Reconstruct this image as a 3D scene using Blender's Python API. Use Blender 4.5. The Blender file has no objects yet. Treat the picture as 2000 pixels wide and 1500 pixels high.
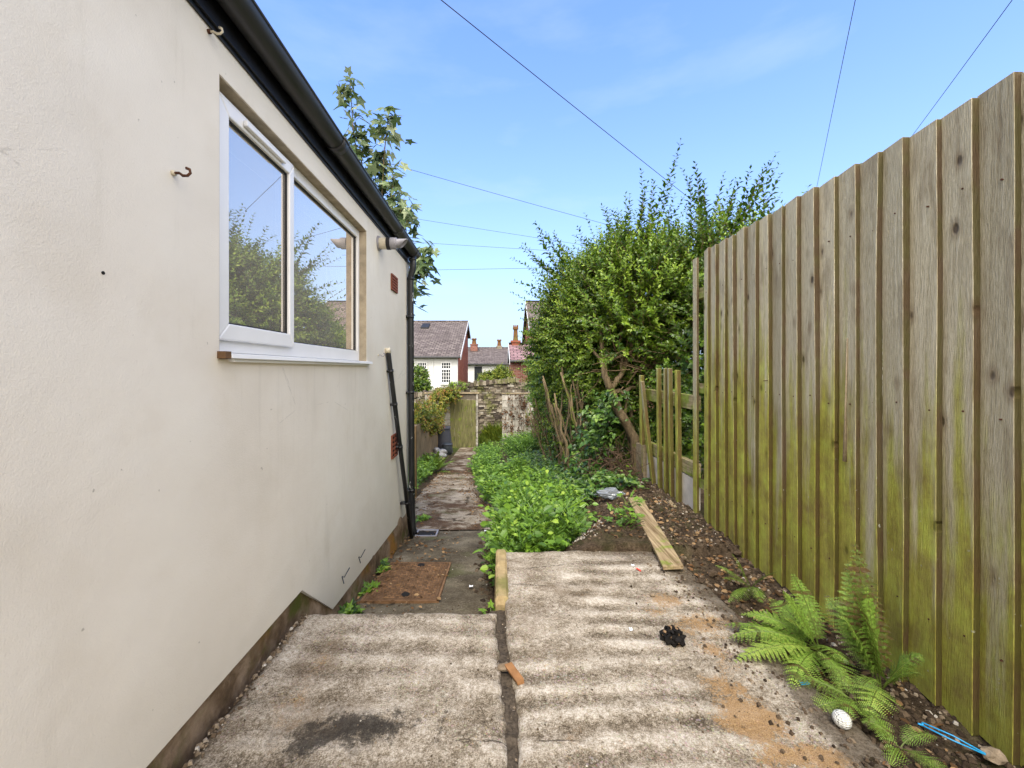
import bpy, math, random
import numpy as np
from mathutils import Vector, noise as mn
random.seed(7); rng = np.random.default_rng(7)
SC = bpy.context.scene; COL = SC.collection
R = math.radians
# ---------------------------------------------------------------- camera, sky, sun, exposure
H = 1.2
F = 800.0; VX, VY = 969.0, 721.0          # focal length and vanishing point, in photo pixels
cam = bpy.data.cameras.new("camera"); camo = bpy.data.objects.new("camera", cam); COL.objects.link(camo)
camo.location = (0, 0, H); camo.rotation_euler = (R(90), 0, 0)
cam.sensor_width = 36; cam.lens = 36 * F / 2000
cam.shift_x = (1000 - VX) / 2000; cam.shift_y = -(750 - VY) / 2000
cam.clip_start = .02; cam.clip_end = 2000
SC.camera = camo
SC.view_settings.view_transform = 'Standard'; SC.view_settings.look = 'None'
SC.view_settings.gamma = 1; SC.view_settings.exposure = 1.08
SUN_EL, SUN_AZ = 54, 188                  # azimuth clockwise from +Y
def world():
    w = bpy.data.worlds.new("World"); SC.world = w; w.use_nodes = True
    n = w.node_tree.nodes; l = w.node_tree.links; n.clear()
    out = n.new('ShaderNodeOutputWorld'); bg = n.new('ShaderNodeBackground'); bg.inputs[1].default_value = .11
    sky = n.new('ShaderNodeTexSky'); sky.sky_type = 'NISHITA'; sky.sun_disc = False
    sky.sun_elevation = R(SUN_EL); sky.sun_rotation = R(SUN_AZ); sky.altitude = 50; sky.dust_density = .6; sky.ozone_density = 1.6
    tc = n.new('ShaderNodeTexCoord'); sep = n.new('ShaderNodeSeparateXYZ'); l.new(tc.outputs['Generated'], sep.inputs[0])
    def math_(op, a, b=None, clamp=False):
        m = n.new('ShaderNodeMath'); m.operation = op; m.use_clamp = clamp
        for i, v in enumerate((a, b)):
            if v is None: continue
            if isinstance(v, (int, float)): m.inputs[i].default_value = v
            else: l.new(v, m.inputs[i])
        return m.outputs[0]
    mp = n.new('ShaderNodeMapping'); mp.inputs['Scale'].default_value = (1.2, 1.2, 4.2); l.new(tc.outputs['Generated'], mp.inputs[0])
    nz = n.new('ShaderNodeTexNoise'); nz.inputs['Scale'].default_value = 1.7; nz.inputs['Detail'].default_value = 7; nz.inputs['Roughness'].default_value = .55
    l.new(mp.outputs[0], nz.inputs[0])
    # thin cloud wisps ahead; bright unseen cover added behind the camera as overcast fill
    back = math_('MULTIPLY', math_('SUBTRACT', .22, sep.outputs[1]), 1.6, True)
    wisp = math_('MULTIPLY', math_('SUBTRACT', nz.outputs[0], .56), 1.8, True)
    f = math_('ADD', math_('MULTIPLY', wisp, .42), math_('MULTIPLY', back, .0), True)
    hz = math_('POWER', math_('SUBTRACT', 1.0, math_('ABSOLUTE', sep.outputs[2]), True), 3.2)
    mul = n.new('ShaderNodeMix'); mul.data_type = 'RGBA'; mul.blend_type = 'MULTIPLY'; mul.inputs[0].default_value = 1
    l.new(sky.outputs[0], mul.inputs[6]); mul.inputs[7].default_value = (1.30, 1.38, 1.62, 1)
    lift = n.new('ShaderNodeMix'); lift.data_type = 'RGBA'; lift.blend_type = 'ADD'; lift.inputs[0].default_value = 1
    l.new(mul.outputs[2], lift.inputs[6]); lift.inputs[7].default_value = (.0, .22, 1.15, 1)
    hzm = n.new('ShaderNodeMix'); hzm.data_type = 'RGBA'; l.new(hz, hzm.inputs[0]); l.new(lift.outputs[2], hzm.inputs[6]); hzm.inputs[7].default_value = (2.6, 3.5, 4.8, 1)
    mx = n.new('ShaderNodeMix'); mx.data_type = 'RGBA'; l.new(f, mx.inputs[0]); l.new(hzm.outputs[2], mx.inputs[6])
    mx.inputs[7].default_value = (5.0, 5.4, 5.9, 1)
    back_fill = n.new('ShaderNodeMix'); back_fill.data_type = 'RGBA'; l.new(back, back_fill.inputs[0]); l.new(mx.outputs[2], back_fill.inputs[6]); back_fill.inputs[7].default_value = (14.5, 13.7, 12.7, 1)
    l.new(back_fill.outputs[2], bg.inputs[0]); l.new(bg.outputs[0], out.inputs[0])
world()
sd = bpy.data.lights.new("sun", 'SUN'); sd.energy = 2.0; sd.angle = R(26); sd.color = (1, .95, .87)
so = bpy.data.objects.new("sun", sd); COL.objects.link(so)
sdir = Vector((math.sin(R(SUN_AZ)) * math.cos(R(SUN_EL)), math.cos(R(SUN_AZ)) * math.cos(R(SUN_EL)), math.sin(R(SUN_EL))))
so.rotation_euler = sdir.to_track_quat('Z', 'Y').to_euler(); so.location = (2, -3, 8)

# ---------------------------------------------------------------- helpers
def at(px, py, Y): return Vector(((px - VX) / F * Y, Y, H - (py - VY) / F * Y))
def unit(a): return a / (np.linalg.norm(a, axis=-1, keepdims=True) + 1e-9)
class MB:
    """collects geometry and links it as one mesh object"""
    def __init__(s): s.V = []; s.F = []; s.T = []; s.n = 0
    def add(s, V, Fc, tint=.5):
        V = np.asarray(V, float).reshape(-1, 3)
        if isinstance(Fc, np.ndarray): s.F.append(Fc + s.n)
        else:
            by = {}
            for f in Fc: by.setdefault(len(f), []).append(f)
            for k, v in by.items(): s.F.append(np.array(v, int) + s.n)
        t = np.full(len(V), tint, float) if np.isscalar(tint) else np.asarray(tint, float)
        s.V.append(V); s.T.append(t); s.n += len(V)
    def box(s, lo, hi, tint=.5, rot=None, jit=0):
        x0, y0, z0 = lo; x1, y1, z1 = hi
        v = np.array([(x0,y0,z0),(x1,y0,z0),(x1,y1,z0),(x0,y1,z0),(x0,y0,z1),(x1,y0,z1),(x1,y1,z1),(x0,y1,z1)], float)
        if jit: v += rng.uniform(-jit, jit, v.shape)
        if rot is not None:
            c = v.mean(0); v = (v - c) @ np.array(rot).T + c
        s.add(v, [(0,3,2,1),(4,5,6,7),(0,1,5,4),(1,2,6,5),(2,3,7,6),(3,0,4,7)], tint)
    def prism(s, poly, axis, a, b, tint=.5):
        """poly: 2-D points in the plane across `axis`; extruded from a to b"""
        n = len(poly); V = []
        for q in (a, b):
            for (u, w) in poly:
                V.append({'x': (q, u, w), 'y': (u, q, w), 'z': (u, w, q)}[axis])
        Fc = [tuple(range(n))[::-1], tuple(range(n, 2*n))] + [(i, (i+1) % n, n+(i+1) % n, n+i) for i in range(n)]
        s.add(V, Fc, tint)
    def tube(s, pts, rad, n=10, tint=.5, caps=True, wob=0):
        pts = [Vector(p) for p in pts]; m = len(pts)
        if not hasattr(rad, '__len__'): rad = [rad] * m
        V = []; up = None
        for i, p in enumerate(pts):
            d = (pts[min(i+1, m-1)] - pts[max(i-1, 0)]).normalized()
            if up is None:
                up = Vector((0, 0, 1)) if abs(d.z) < .9 else Vector((1, 0, 0))
            a = d.cross(up).normalized(); b = a.cross(d).normalized(); up = b
            for k in range(n):
                t = 2*math.pi*k/n; r = rad[i] * (1 + (random.uniform(-wob, wob) if wob else 0))
                V.append(p + a*math.cos(t)*r + b*math.sin(t)*r)
        Fc = [(i*n+k, i*n+(k+1) % n, (i+1)*n+(k+1) % n, (i+1)*n+k) for i in range(m-1) for k in range(n)]
        if caps: Fc += [tuple(range(n))[::-1], tuple(range((m-1)*n, m*n))]
        s.add([tuple(v) for v in V], Fc, tint)
    def blob(s, c, r, sub=2, amp=.25, freq=2., tint=.5, seed=0):
        import bmesh
        bm = bmesh.new(); bmesh.ops.create_icosphere(bm, subdivisions=sub, radius=1)
        bm.verts.ensure_lookup_table(); V = []
        for v in bm.verts:
            p = v.co.copy(); k = 1 + amp * mn.noise(p * freq + Vector((seed*3.1, seed*1.7, 0)))*2
            V.append((c[0]+p.x*k*r[0], c[1]+p.y*k*r[1], c[2]+p.z*k*r[2]))
        Fc = [tuple(v.index for v in f.verts) for f in bm.faces]; bm.free(); s.add(V, Fc, tint)
    def leaves(s, tmpl, O, D, N, S, tint):
        """stamps a leaf template (x width, y length, z normal) at many places"""
        tv, tf = tmpl; tv = np.array(tv, float); tf = np.array(tf, int)
        D = unit(D); N = unit(N - (N*D).sum(1, keepdims=True)*D); X = np.cross(D, N)
        n, k = len(O), len(tv)
        P = O[:, None, :] + S[:, None, None]*(tv[None, :, 0:1]*X[:, None] + tv[None, :, 1:2]*D[:, None] + tv[None, :, 2:3]*N[:, None])
        Fc = (tf[None] + (np.arange(n)*k)[:, None, None]).reshape(-1, tf.shape[1])
        s.add(P.reshape(-1, 3), Fc, np.repeat(tint, k))
    def build(s, name, mat, parent=None, smooth=False, fix=None):
        V = np.concatenate(s.V)
        if parent is not None: V = V - np.array(parent_loc(parent))
        me = bpy.data.meshes.new(name); me.vertices.add(len(V)); me.vertices.foreach_set('co', V.astype(np.float32).ravel())
        tot = np.concatenate([np.full(len(f), f.shape[1]) for f in s.F]); idx = np.concatenate([f.ravel() for f in s.F])
        me.loops.add(len(idx)); me.loops.foreach_set('vertex_index', idx.astype(np.int32))
        me.polygons.add(len(tot)); me.polygons.foreach_set('loop_start', np.concatenate([[0], np.cumsum(tot)[:-1]]).astype(np.int32))
        me.polygons.foreach_set('loop_total', tot.astype(np.int32))
        me.polygons.foreach_set('use_smooth', np.full(len(tot), bool(smooth)))
        me.update(calc_edges=True)
        if fix or (fix is None and len(V) < 12000 and 'leaf' not in mat.name and 'soil' not in mat.name and 'path' not in mat.name and 'glass' not in mat.name and 'fern' not in mat.name):
            import bmesh
            bm = bmesh.new(); bm.from_mesh(me); bmesh.ops.recalc_face_normals(bm, faces=bm.faces); bm.to_mesh(me); bm.free(); me.update()
        at_ = me.attributes.get('tint') or me.attributes.new('tint', 'FLOAT', 'POINT'); at_.data.foreach_set('value', np.concatenate(s.T).astype(np.float32))
        me.materials.append(mat); o = bpy.data.objects.new(name, me); COL.objects.link(o)
        if parent is not None: o.parent = parent
        return o
def parent_loc(p):
    v = Vector(p.location)
    while p.parent: p = p.parent; v += Vector(p.location)
    return tuple(v)
def tag(o, label=None, cat=None, group=None, kind=None):
    for k, v in (('label', label), ('category', cat), ('group', group), ('kind', kind)):
        if v: o[k] = v
    return o
def thing(name, loc, label, cat, group=None):
    o = bpy.data.objects.new(name, None); COL.objects.link(o); o.location = loc; o.empty_display_size = .1
    return tag(o, label, cat, group)
def bevel(o, w=.004, seg=2):
    m = o.modifiers.new('bevel', 'BEVEL'); m.width = w; m.segments = seg; m.limit_method = 'ANGLE'; m.angle_limit = R(35); return o

# ---------------------------------------------------------------- materials
class M:
    def __init__(s, name, rough=.8, spec=.3):
        s.m = bpy.data.materials.new(name); s.m.use_nodes = True; s.t = s.m.node_tree; s.n = s.t.nodes; s.l = s.t.links
        s.b = s.n['Principled BSDF']; s.b.inputs['Roughness'].default_value = rough; s.b.inputs['Specular IOR Level'].default_value = spec
        s.pos = s.n.new('ShaderNodeNewGeometry').outputs['Position']
    def put(s, v, inp):
        if v is None: return
        if isinstance(v, (int, float)): inp.default_value = v
        elif isinstance(v, tuple): inp.default_value = v if len(v) == len(inp.default_value) else (*v, 1)
        else: s.l.new(v, inp)
    def map(s, scale=(1,1,1), loc=(0,0,0), rot=(0,0,0), src=None):
        n = s.n.new('ShaderNodeMapping'); s.l.new(src or s.pos, n.inputs[0]); n.inputs['Scale'].default_value = scale
        n.inputs['Rotation'].default_value = rot
        s.put(loc, n.inputs['Location']); return n.outputs[0]
    def noise(s, scale, detail=4, rough=.55, vec=None, dist=0):
        n = s.n.new('ShaderNodeTexNoise'); s.l.new(vec or s.pos, n.inputs['Vector'])
        n.inputs['Scale'].default_value = scale; n.inputs['Detail'].default_value = detail; n.inputs['Roughness'].default_value = rough
        n.inputs['Distortion'].default_value = dist; return n.outputs[0]
    def vor(s, scale, vec=None, feat='F1', out=0, rand=1):
        n = s.n.new('ShaderNodeTexVoronoi'); s.l.new(vec or s.pos, n.inputs['Vector']); n.feature = feat
        n.inputs['Scale'].default_value = scale; n.inputs['Randomness'].default_value = rand; return n.outputs[out]
    def ma(s, op, a, b=0, c=None, clamp=False):
        n = s.n.new('ShaderNodeMath'); n.operation = op; n.use_clamp = clamp; s.put(a, n.inputs[0]); s.put(b, n.inputs[1])
        if c is not None: s.put(c, n.inputs[2])
        return n.outputs[0]
    def step(s, v, lo, hi):
        n = s.n.new('ShaderNodeMapRange'); n.interpolation_type = 'SMOOTHSTEP'; s.put(v, n.inputs[0])
        n.inputs[1].default_value = lo; n.inputs[2].default_value = hi; return n.outputs[0]
    def mix(s, f, a, b, mode='MIX'):
        n = s.n.new('ShaderNodeMix'); n.data_type = 'RGBA'; n.blend_type = mode; s.put(f, n.inputs[0]); s.put(a, n.inputs[6]); s.put(b, n.inputs[7]); return n.outputs[2]
    def ramp(s, v, stops):
        n = s.n.new('ShaderNodeValToRGB'); s.l.new(v, n.inputs[0]); e = n.color_ramp.elements
        while len(e) < len(stops): e.new(.5)
        for i, (p, c) in enumerate(stops): e[i].position = p; e[i].color = (*c, 1)
        return n.outputs[0]
    def attr(s, name='tint'):
        n = s.n.new('ShaderNodeAttribute'); n.attribute_name = name; return n.outputs['Fac']
    def rnd(s): return s.n.new('ShaderNodeObjectInfo').outputs['Random']
    def sep(s, src=None):
        n = s.n.new('ShaderNodeSeparateXYZ'); s.l.new(src or s.pos, n.inputs[0]); return n.outputs
    def comb(s, x, y, z):
        n = s.n.new('ShaderNodeCombineXYZ'); s.put(x, n.inputs[0]); s.put(y, n.inputs[1]); s.put(z, n.inputs[2]); return n.outputs[0]
    def bump(s, h, strength=.5, dist=.01, prev=None):
        n = s.n.new('ShaderNodeBump'); s.put(h, n.inputs['Height']); n.inputs['Strength'].default_value = strength; n.inputs['Distance'].default_value = dist
        if prev: s.l.new(prev, n.inputs['Normal'])
        return n.outputs[0]
    def done(s, col, normal=None, rough=None):
        s.put(col, s.b.inputs['Base Color'])
        if normal: s.l.new(normal, s.b.inputs['Normal'])
        if rough is not None: s.put(rough, s.b.inputs['Roughness'])
        return s.m
def mat_render():
    m = M('painted_render', .85, .2)
    big = m.noise(1.1, 4, .6); mid = m.noise(4, 5, .6)
    c = m.ramp(big, [(.3, (.66, .61, .525)), (.5, (.73, .68, .595)), (.7, (.77, .73, .65))])
    c = m.mix(m.ma('MULTIPLY', m.step(mid, .50, .70), .35), c, (.66, .60, .50))
    # grime rising from the foot and below the eaves, scuffs
    z = m.sep()[2]; foot = m.ma('MULTIPLY', m.step(m.ma('ADD', z, m.ma('MULTIPLY', m.noise(3, 4), .9)), .95, .2), .3)
    c = m.mix(foot, c, (.50, .475, .40))
    fl = m.noise(1, 5, .7, m.map((9, 9, 1.1)))
    c = m.mix(m.ma('MULTIPLY', m.step(fl, .58, .75), .16), c, (.44, .40, .32))
    sp = m.noise(26, 3, .5); spots = m.step(sp, .735, .76)
    c = m.mix(m.ma('MULTIPLY', spots, .5), c, (.20, .18, .14))
    wall = m.sep()
    # faint drips below the sill and under the eaves, hairline cracks
    dr = m.noise(1, 4, .7, m.map((1, 16, .8))); under = m.ma('MULTIPLY', m.ma('MULTIPLY', m.step(wall[1], 1.35, 1.5), m.step(wall[1], 3.15, 3.0)), m.ma('MULTIPLY', m.step(wall[2], .35, 1.2), m.step(wall[2], 1.26, 1.22)))
    c = m.mix(m.ma('MULTIPLY', m.ma('MULTIPLY', m.step(dr, .5, .68), under), .12), c, (.33, .30, .24))
    cr = m.vor(1.3, m.map((1, .8, 1.6)), 'DISTANCE_TO_EDGE'); crk = m.step(m.ma('ABSOLUTE', m.ma('ADD', cr, m.ma('MULTIPLY', m.ma('SUBTRACT', m.noise(11, 5, .7), .5), .05))), .0035, .0005)
    crk = m.ma('MULTIPLY', m.ma('MULTIPLY', crk, m.step(m.noise(1.1, 2, .5, m.map(loc=(3, 3, 3))), .60, .68)), .25); c = m.mix(crk, c, (.22, .20, .17))
    b1 = m.bump(m.noise(2.2, 3, .5), .22, .04)
    b2 = m.bump(m.noise(9, 8, .72), .20, .012, b1)
    b3 = m.bump(m.noise(260, 2, .6), .55, .0016, b2)
    return m.done(c, b3)
def mat_plain(name, col, rough=.6, spec=.4, var=.12, sc=6, bump=0, metal=0):
    m = M(name, rough, spec); m.b.inputs['Metallic'].default_value = metal
    a = tuple(x*(1-var) for x in col); b = tuple(min(1, x*(1+var)) for x in col)
    c = m.ramp(m.noise(sc, 4, .6), [(.3, a), (.7, b)])
    return m.done(c, m.bump(m.noise(sc*8, 3), .3, bump) if bump else None)
def mat_plinth():
    m = M('stained_plinth', .9, .2); n = m.noise(5, 6, .65)
    c = m.ramp(n, [(.3, (.05, .035, .02)), (.45, (.15, .10, .06)), (.6, (.30, .22, .15)), (.75, (.40, .32, .23))])
    c = m.mix(m.step(m.noise(2.3, 3), .52, .66), c, (.30, .15, .035))
    c = m.mix(m.step(m.noise(3.3, 4, .6, m.map(loc=(4, 2, 1))), .55, .7), c, (.085, .095, .02))
    return m.done(c, m.bump(m.noise(40, 5, .7), .9, .01))
def mat_concrete(ribs):
    m = M('worn_concrete', .92, .15); p = m.sep(); rib = m.attr('tint')
    fine = m.noise(60, 7, .82); mid = m.noise(6, 8, .74); grain = m.noise(210, 4, .7)
    v = m.ma('ADD', m.ma('MULTIPLY', mid, .72), m.ma('MULTIPLY', fine, .85))
    v = m.ma('ADD', v, m.ma('MULTIPLY', grain, .75))
    v = m.ma('ADD', v, m.ma('MULTIPLY', m.ma('SUBTRACT', rib, .5), .18 if ribs else .13))
    v = m.ma('SUBTRACT', v, .66)
    c = m.ramp(v, [(.29, (.07, .053, .036)), (.41, (.185, .148, .103)), (.50, (.315, .265, .20)), (.60, (.475, .415, .335)), (.74, (.65, .595, .515))])
    # aggregate
    vc = m.vor(95, out=1); vd = m.vor(95, out=0)
    st = m.ma('MULTIPLY', m.step(vd, .45, .25), m.step(m.noise(3.5, 3), .42, .62))
    c = m.mix(m.ma('MULTIPLY', st, .55), c, m.mix(1.0, m.mix(.75, vc, (.5, .46, .4)), (.8, .72, .62), 'MULTIPLY'))
    st2 = m.step(m.noise(2.4, 7, .75, m.map(loc=(2, 7, 1))), .52, .66); c = m.mix(m.ma('MULTIPLY', st2, .45), c, (.15, .105, .065))
    rs = m.step(m.noise(3.1, 7, .8, m.map(loc=(9, 2, 1))), .60, .70); c = m.mix(m.ma('MULTIPLY', rs, .35), c, (.38, .22, .10))
    pits = m.step(m.noise(60, 2, .5, m.map(loc=(3, 1, 2))), .70, .76)
    c = m.mix(m.ma('MULTIPLY', pits, .7), c, (.06, .05, .04))
    sand = m.step(m.ma('ADD', m.attr('sand'), m.ma('ADD', m.ma('MULTIPLY', m.ma('SUBTRACT', m.noise(11, 8, .82), .5), 2.3), m.ma('MULTIPLY', m.ma('SUBTRACT', m.noise(120, 3, .8), .5), 1.5))), .42, .62)
    gr = m.ramp(m.noise(330, 2), [(.35, (.20, .105, .04)), (.65, (.46, .29, .13))])
    c = m.mix(m.ma('MULTIPLY', sand, .8), c, gr)
    oil = m.step(m.ma('ADD', m.attr('oil'), m.ma('MULTIPLY', m.ma('SUBTRACT', m.noise(14, 8, .82), .5), 2.6)), .35, .75)
    c = m.mix(m.ma('MULTIPLY', oil, .85), c, (.022, .02, .018))
    dirt = m.step(m.ma('ADD', m.attr('dirt'), m.ma('MULTIPLY', m.ma('SUBTRACT', m.noise(12, 6, .75), .5), 1.3)), .35, .8)
    c = m.mix(m.ma('MULTIPLY', dirt, .8), c, m.ramp(fine, [(.35, (.03, .022, .014)), (.65, (.12, .09, .06))]))
    # hairline cracks
    cr = m.vor(1.0, m.map((.35, 1.3, 1)), 'DISTANCE_TO_EDGE')
    wob = m.ma('ADD', cr, m.ma('MULTIPLY', m.ma('SUBTRACT', m.noise(9, 5, .7), .5), .05))
    crk = m.ma('MULTIPLY', m.ma('MULTIPLY', m.step(m.ma('ABSOLUTE', wob), .004, .0008), m.step(m.noise(.9, 2, .5, m.map(loc=(5, 2, 0))), .50, .56)), .8)
    c = m.mix(crk, c, (.04, .03, .022))
    b = m.bump(m.ma('SUBTRACT', m.ma('ADD', fine, m.ma('MULTIPLY', grain, .6)), m.ma('MULTIPLY', pits, .6)), .9, .006)
    b = m.bump(mid, .5, .015, b)
    return m.done(c, b)
def mat_path(kind):
    m = M('path_' + kind, .93, .15); n = m.noise(4, 6, .7); f = m.noise(80, 5, .75)
    v = m.ma('ADD', m.ma('MULTIPLY', n, .6), m.ma('MULTIPLY', f, .45))
    if kind == 'concrete':
        c = m.ramp(v, [(.38, (.035, .026, .016)), (.5, (.10, .08, .052)), (.62, (.19, .16, .11)), (.74, (.33, .29, .22))])
    else:
        c = m.ramp(v, [(.37, (.07, .05, .03)), (.47, (.20, .155, .10)), (.56, (.33, .275, .2)), (.68, (.50, .43, .34))])
        e = m.vor(1.5, m.map((1, .8, 1)), 'DISTANCE_TO_EDGE')
        c = m.mix(m.step(m.ma('ADD', e, m.ma('MULTIPLY', m.ma('SUBTRACT', m.noise(7, 5), .5), .30)), .02, -.01), c, (.06, .045, .028))
        c = m.mix(m.step(m.noise(1.6, 7, .75, m.map(loc=(7, 1, 0))), .46, .56), c, m.ramp(f, [(.35, (.035, .022, .012)), (.65, (.15, .085, .045))]))
    c = m.mix(m.ma('MULTIPLY', m.step(m.noise(2.2, 5, .6, m.map(loc=(1, 5, 0))), .56, .7), .5), c, (.07, .085, .02))
    return m.done(c, m.bump(v, .9, .012))
def mat_soil():
    m = M('soil', .97, .1); n = m.noise(9, 7, .75); f = m.noise(60, 5, .8)
    c = m.ramp(m.ma('ADD', m.ma('MULTIPLY', n, .5), m.ma('MULTIPLY', f, .5)), [(.32, (.018, .012, .008)), (.47, (.065, .045, .028)), (.58, (.14, .10, .065)), (.72, (.28, .22, .15))])
    g = m.step(m.noise(1.5, 4, .6), .5, .62); far = m.step(m.sep()[1], 11.5, 14)
    c = m.mix(m.ma('MULTIPLY', m.ma('MAXIMUM', m.ma('MULTIPLY', g, .25), m.ma('MULTIPLY', far, .8)), .9), c, (.06, .10, .015))
    return m.done(c, m.bump(m.ma('ADD', n, m.ma('MULTIPLY', f, .5)), 1, .04))
def mat_fence():
    m = M('weathered_featheredge', .85, .2); r = m.rnd()
    off = m.comb(m.ma('MULTIPLY', r, 37), m.ma('MULTIPLY', r, 91), m.ma('MULTIPLY', r, 13))
    warp = m.noise(2.2, 3, .5, m.map((1, 3, 1), off))
    p = m.sep(m.map((1, 1, 1), off))
    gy = m.ma('ADD', p[1], m.ma('MULTIPLY', warp, .10))
    gv = m.comb(m.ma('MULTIPLY', p[0], 60), m.ma('MULTIPLY', gy, 68), m.ma('MULTIPLY', p[2], 1.3))
    grain = m.noise(1, 7, .75, gv)
    gf = m.noise(1, 3, .6, m.comb(m.ma('MULTIPLY', p[0], 200), m.ma('MULTIPLY', p[1], 420), m.ma('MULTIPLY', p[2], 24)))
    blot = m.noise(5, 4, .6, m.map((1, 2.2, .55), off))
    c = m.ramp(m.ma('ADD', m.ma('MULTIPLY', grain, .5), m.ma('MULTIPLY', gf, .5)),
               [(.28, (.20, .165, .10)), (.42, (.48, .435, .31)), (.54, (.66, .625, .48)), (.68, (.80, .78, .65))])
    tone = m.mix(r, (.80, .76, .68), (1.16, 1.10, 1.0)); c = m.mix(1, c, tone, 'MULTIPLY')
    c = m.mix(m.ma('MULTIPLY', m.step(blot, .5, .72), .5), c, (.21, .15, .085))
    # knots
    kv = m.comb(m.ma('MULTIPLY', p[0], .01), m.ma('MULTIPLY', p[1], 7.5), m.ma('MULTIPLY', p[2], 4.6)); kd = m.vor(1, kv)
    kn = m.step(kd, .11, .05); c = m.mix(m.ma('MULTIPLY', m.step(kd, .26, .08), .5), c, (.20, .13, .07)); c = m.mix(m.ma('MULTIPLY', kn, .75), c, (.05, .03, .018))
    # algae: greener towards the foot and on the far, damper boards
    w = m.sep(); far = m.ma('MULTIPLY', m.step(w[1], 1.3, 3.4), .22)
    hgt = m.ma('SUBTRACT', 1.0, m.ma('DIVIDE', w[2], 1.75))
    streak = m.noise(1, 4, .6, m.comb(m.ma('MULTIPLY', w[0], 12), m.ma('MULTIPLY', w[1], 13), m.ma('MULTIPLY', w[2], 1.1)))
    g = m.ma('ADD', m.ma('ADD', m.ma('MULTIPLY', hgt, 1.32), far), m.ma('MULTIPLY', m.ma('SUBTRACT', streak, .5), 2.0))
    g = m.ma('ADD', g, m.ma('MULTIPLY', m.ma('SUBTRACT', r, .5), .55))
    gc = m.ramp(m.noise(7, 5, .7), [(.32, (.24, .20, .04)), (.5, (.36, .36, .05)), (.68, (.45, .53, .07))])
    gc = m.mix(.55, gc, m.mix(1, gc, m.mix(1, c, (2.2, 2.2, 2.2), 'MULTIPLY'), 'MULTIPLY'))
    c = m.mix(m.ma('MULTIPLY', m.step(g, .30, .95), .9), c, gc)
    # browner cut edges (they face along the fence)
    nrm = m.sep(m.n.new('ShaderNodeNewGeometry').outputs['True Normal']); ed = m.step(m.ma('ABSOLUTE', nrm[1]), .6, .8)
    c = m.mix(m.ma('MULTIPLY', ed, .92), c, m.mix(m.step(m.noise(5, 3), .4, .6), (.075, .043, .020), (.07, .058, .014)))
    # pale bird-lime and paint flecks low on the near boards
    fk = m.ma('MULTIPLY', m.step(m.noise(38, 3, .6), .70, .73), m.step(w[2], 1.0, .5)); c = m.mix(m.ma('MULTIPLY', fk, .6), c, (.5, .5, .42))
    b = m.bump(m.ma('SUBTRACT', m.ma('ADD', grain, m.ma('MULTIPLY', gf, .8)), kn), 1.0, .008)
    return m.done(c, b)
def mat_wood(name, dark, light, moss=.0, axis='z', rough=.85):
    m = M(name, rough, .2); sc = {'x': (3, 60, 60), 'y': (60, 3, 60), 'z': (60, 60, 3)}[axis]
    g = m.noise(1, 5, .65, m.map(sc)); mid = tuple((a+b)/2 for a, b in zip(dark, light))
    c = m.ramp(g, [(.32, dark), (.5, mid), (.68, light)])
    if moss: c = m.mix(m.ma('MULTIPLY', m.step(m.ma('ADD', m.noise(6, 5, .7), moss-.5), .45, .62), .9), c, m.ramp(m.noise(15, 3), [(.35, (.10, .12, .015)), (.65, (.20, .27, .03))]))
    return m.done(c, m.bump(g, .7, .006))
def mat_leaf(name, stops, rough=.4, trans=.25, spec=.5, gain=1.0):
    m = M(name, rough, spec); c = m.ramp(m.attr('tint'), stops)
    c = m.mix(.35, c, m.mix(1, c, m.ramp(m.noise(3, 3), [(.3, (.6, .65, .6)), (.7, (1.35, 1.3, 1.2))]), 'MULTIPLY'))
    m.done(c); tr = m.n.new('ShaderNodeBsdfTranslucent'); m.l.new(c, tr.inputs[0])
    mx = m.n.new('ShaderNodeMixShader'); mx.inputs[0].default_value = trans
    m.l.new(m.b.outputs[0], mx.inputs[1]); m.l.new(tr.outputs[0], mx.inputs[2])
    m.l.new(mx.outputs[0], m.n['Material Output'].inputs[0]); return m.m
def mat_tint(name, stops, rough=.85, bump=.01, sc=14, moss=0):
    m = M(name, rough, .2); c = m.ramp(m.attr('tint'), stops); n = m.noise(sc, 6, .7)
    c = m.mix(1, c, m.ramp(n, [(.3, (.55, .53, .5)), (.7, (1.3, 1.3, 1.3))]), 'MULTIPLY')
    if moss: c = m.mix(m.ma('MULTIPLY', m.step(m.noise(1.7, 5, .7), .6-moss*.2, .72-moss*.2), .7), c, (.12, .13, .03))
    return m.done(c, m.bump(n, .8, bump))
def mat_brick(name, c1, c2, mortar, axis, dirty=.0, sc=1, bw=.225, bh=.075, ms=.01, slope=1):
    m = M(name, .88, .2); p = m.sep()
    vec = m.comb(p[0] if axis == 'xz' or axis == 'roof' else p[1], m.ma('MULTIPLY', p[1], slope) if axis == 'roof' else p[2], 0)
    b = m.n.new('ShaderNodeTexBrick'); m.l.new(vec, b.inputs['Vector']); b.inputs['Scale'].default_value = sc
    b.inputs['Brick Width'].default_value = bw; b.inputs['Row Height'].default_value = bh; b.inputs['Mortar Size'].default_value = ms
    b.inputs['Color1'].default_value = (*c1, 1); b.inputs['Color2'].default_value = (*c2, 1); b.inputs['Mortar'].default_value = (*mortar, 1)
    c = m.mix(1, b.outputs[0], m.ramp(m.noise(2.2, 6, .7), [(.3, (.6, .58, .56)), (.7, (1.35, 1.35, 1.35))]), 'MULTIPLY')
    if dirty: c = m.mix(m.ma('MULTIPLY', m.step(m.noise(1.6, 5, .75), .5, .66), dirty), c, (.03, .022, .02))
    return m.done(c, m.bump(b.outputs['Fac'], .6, -.012))
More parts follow.
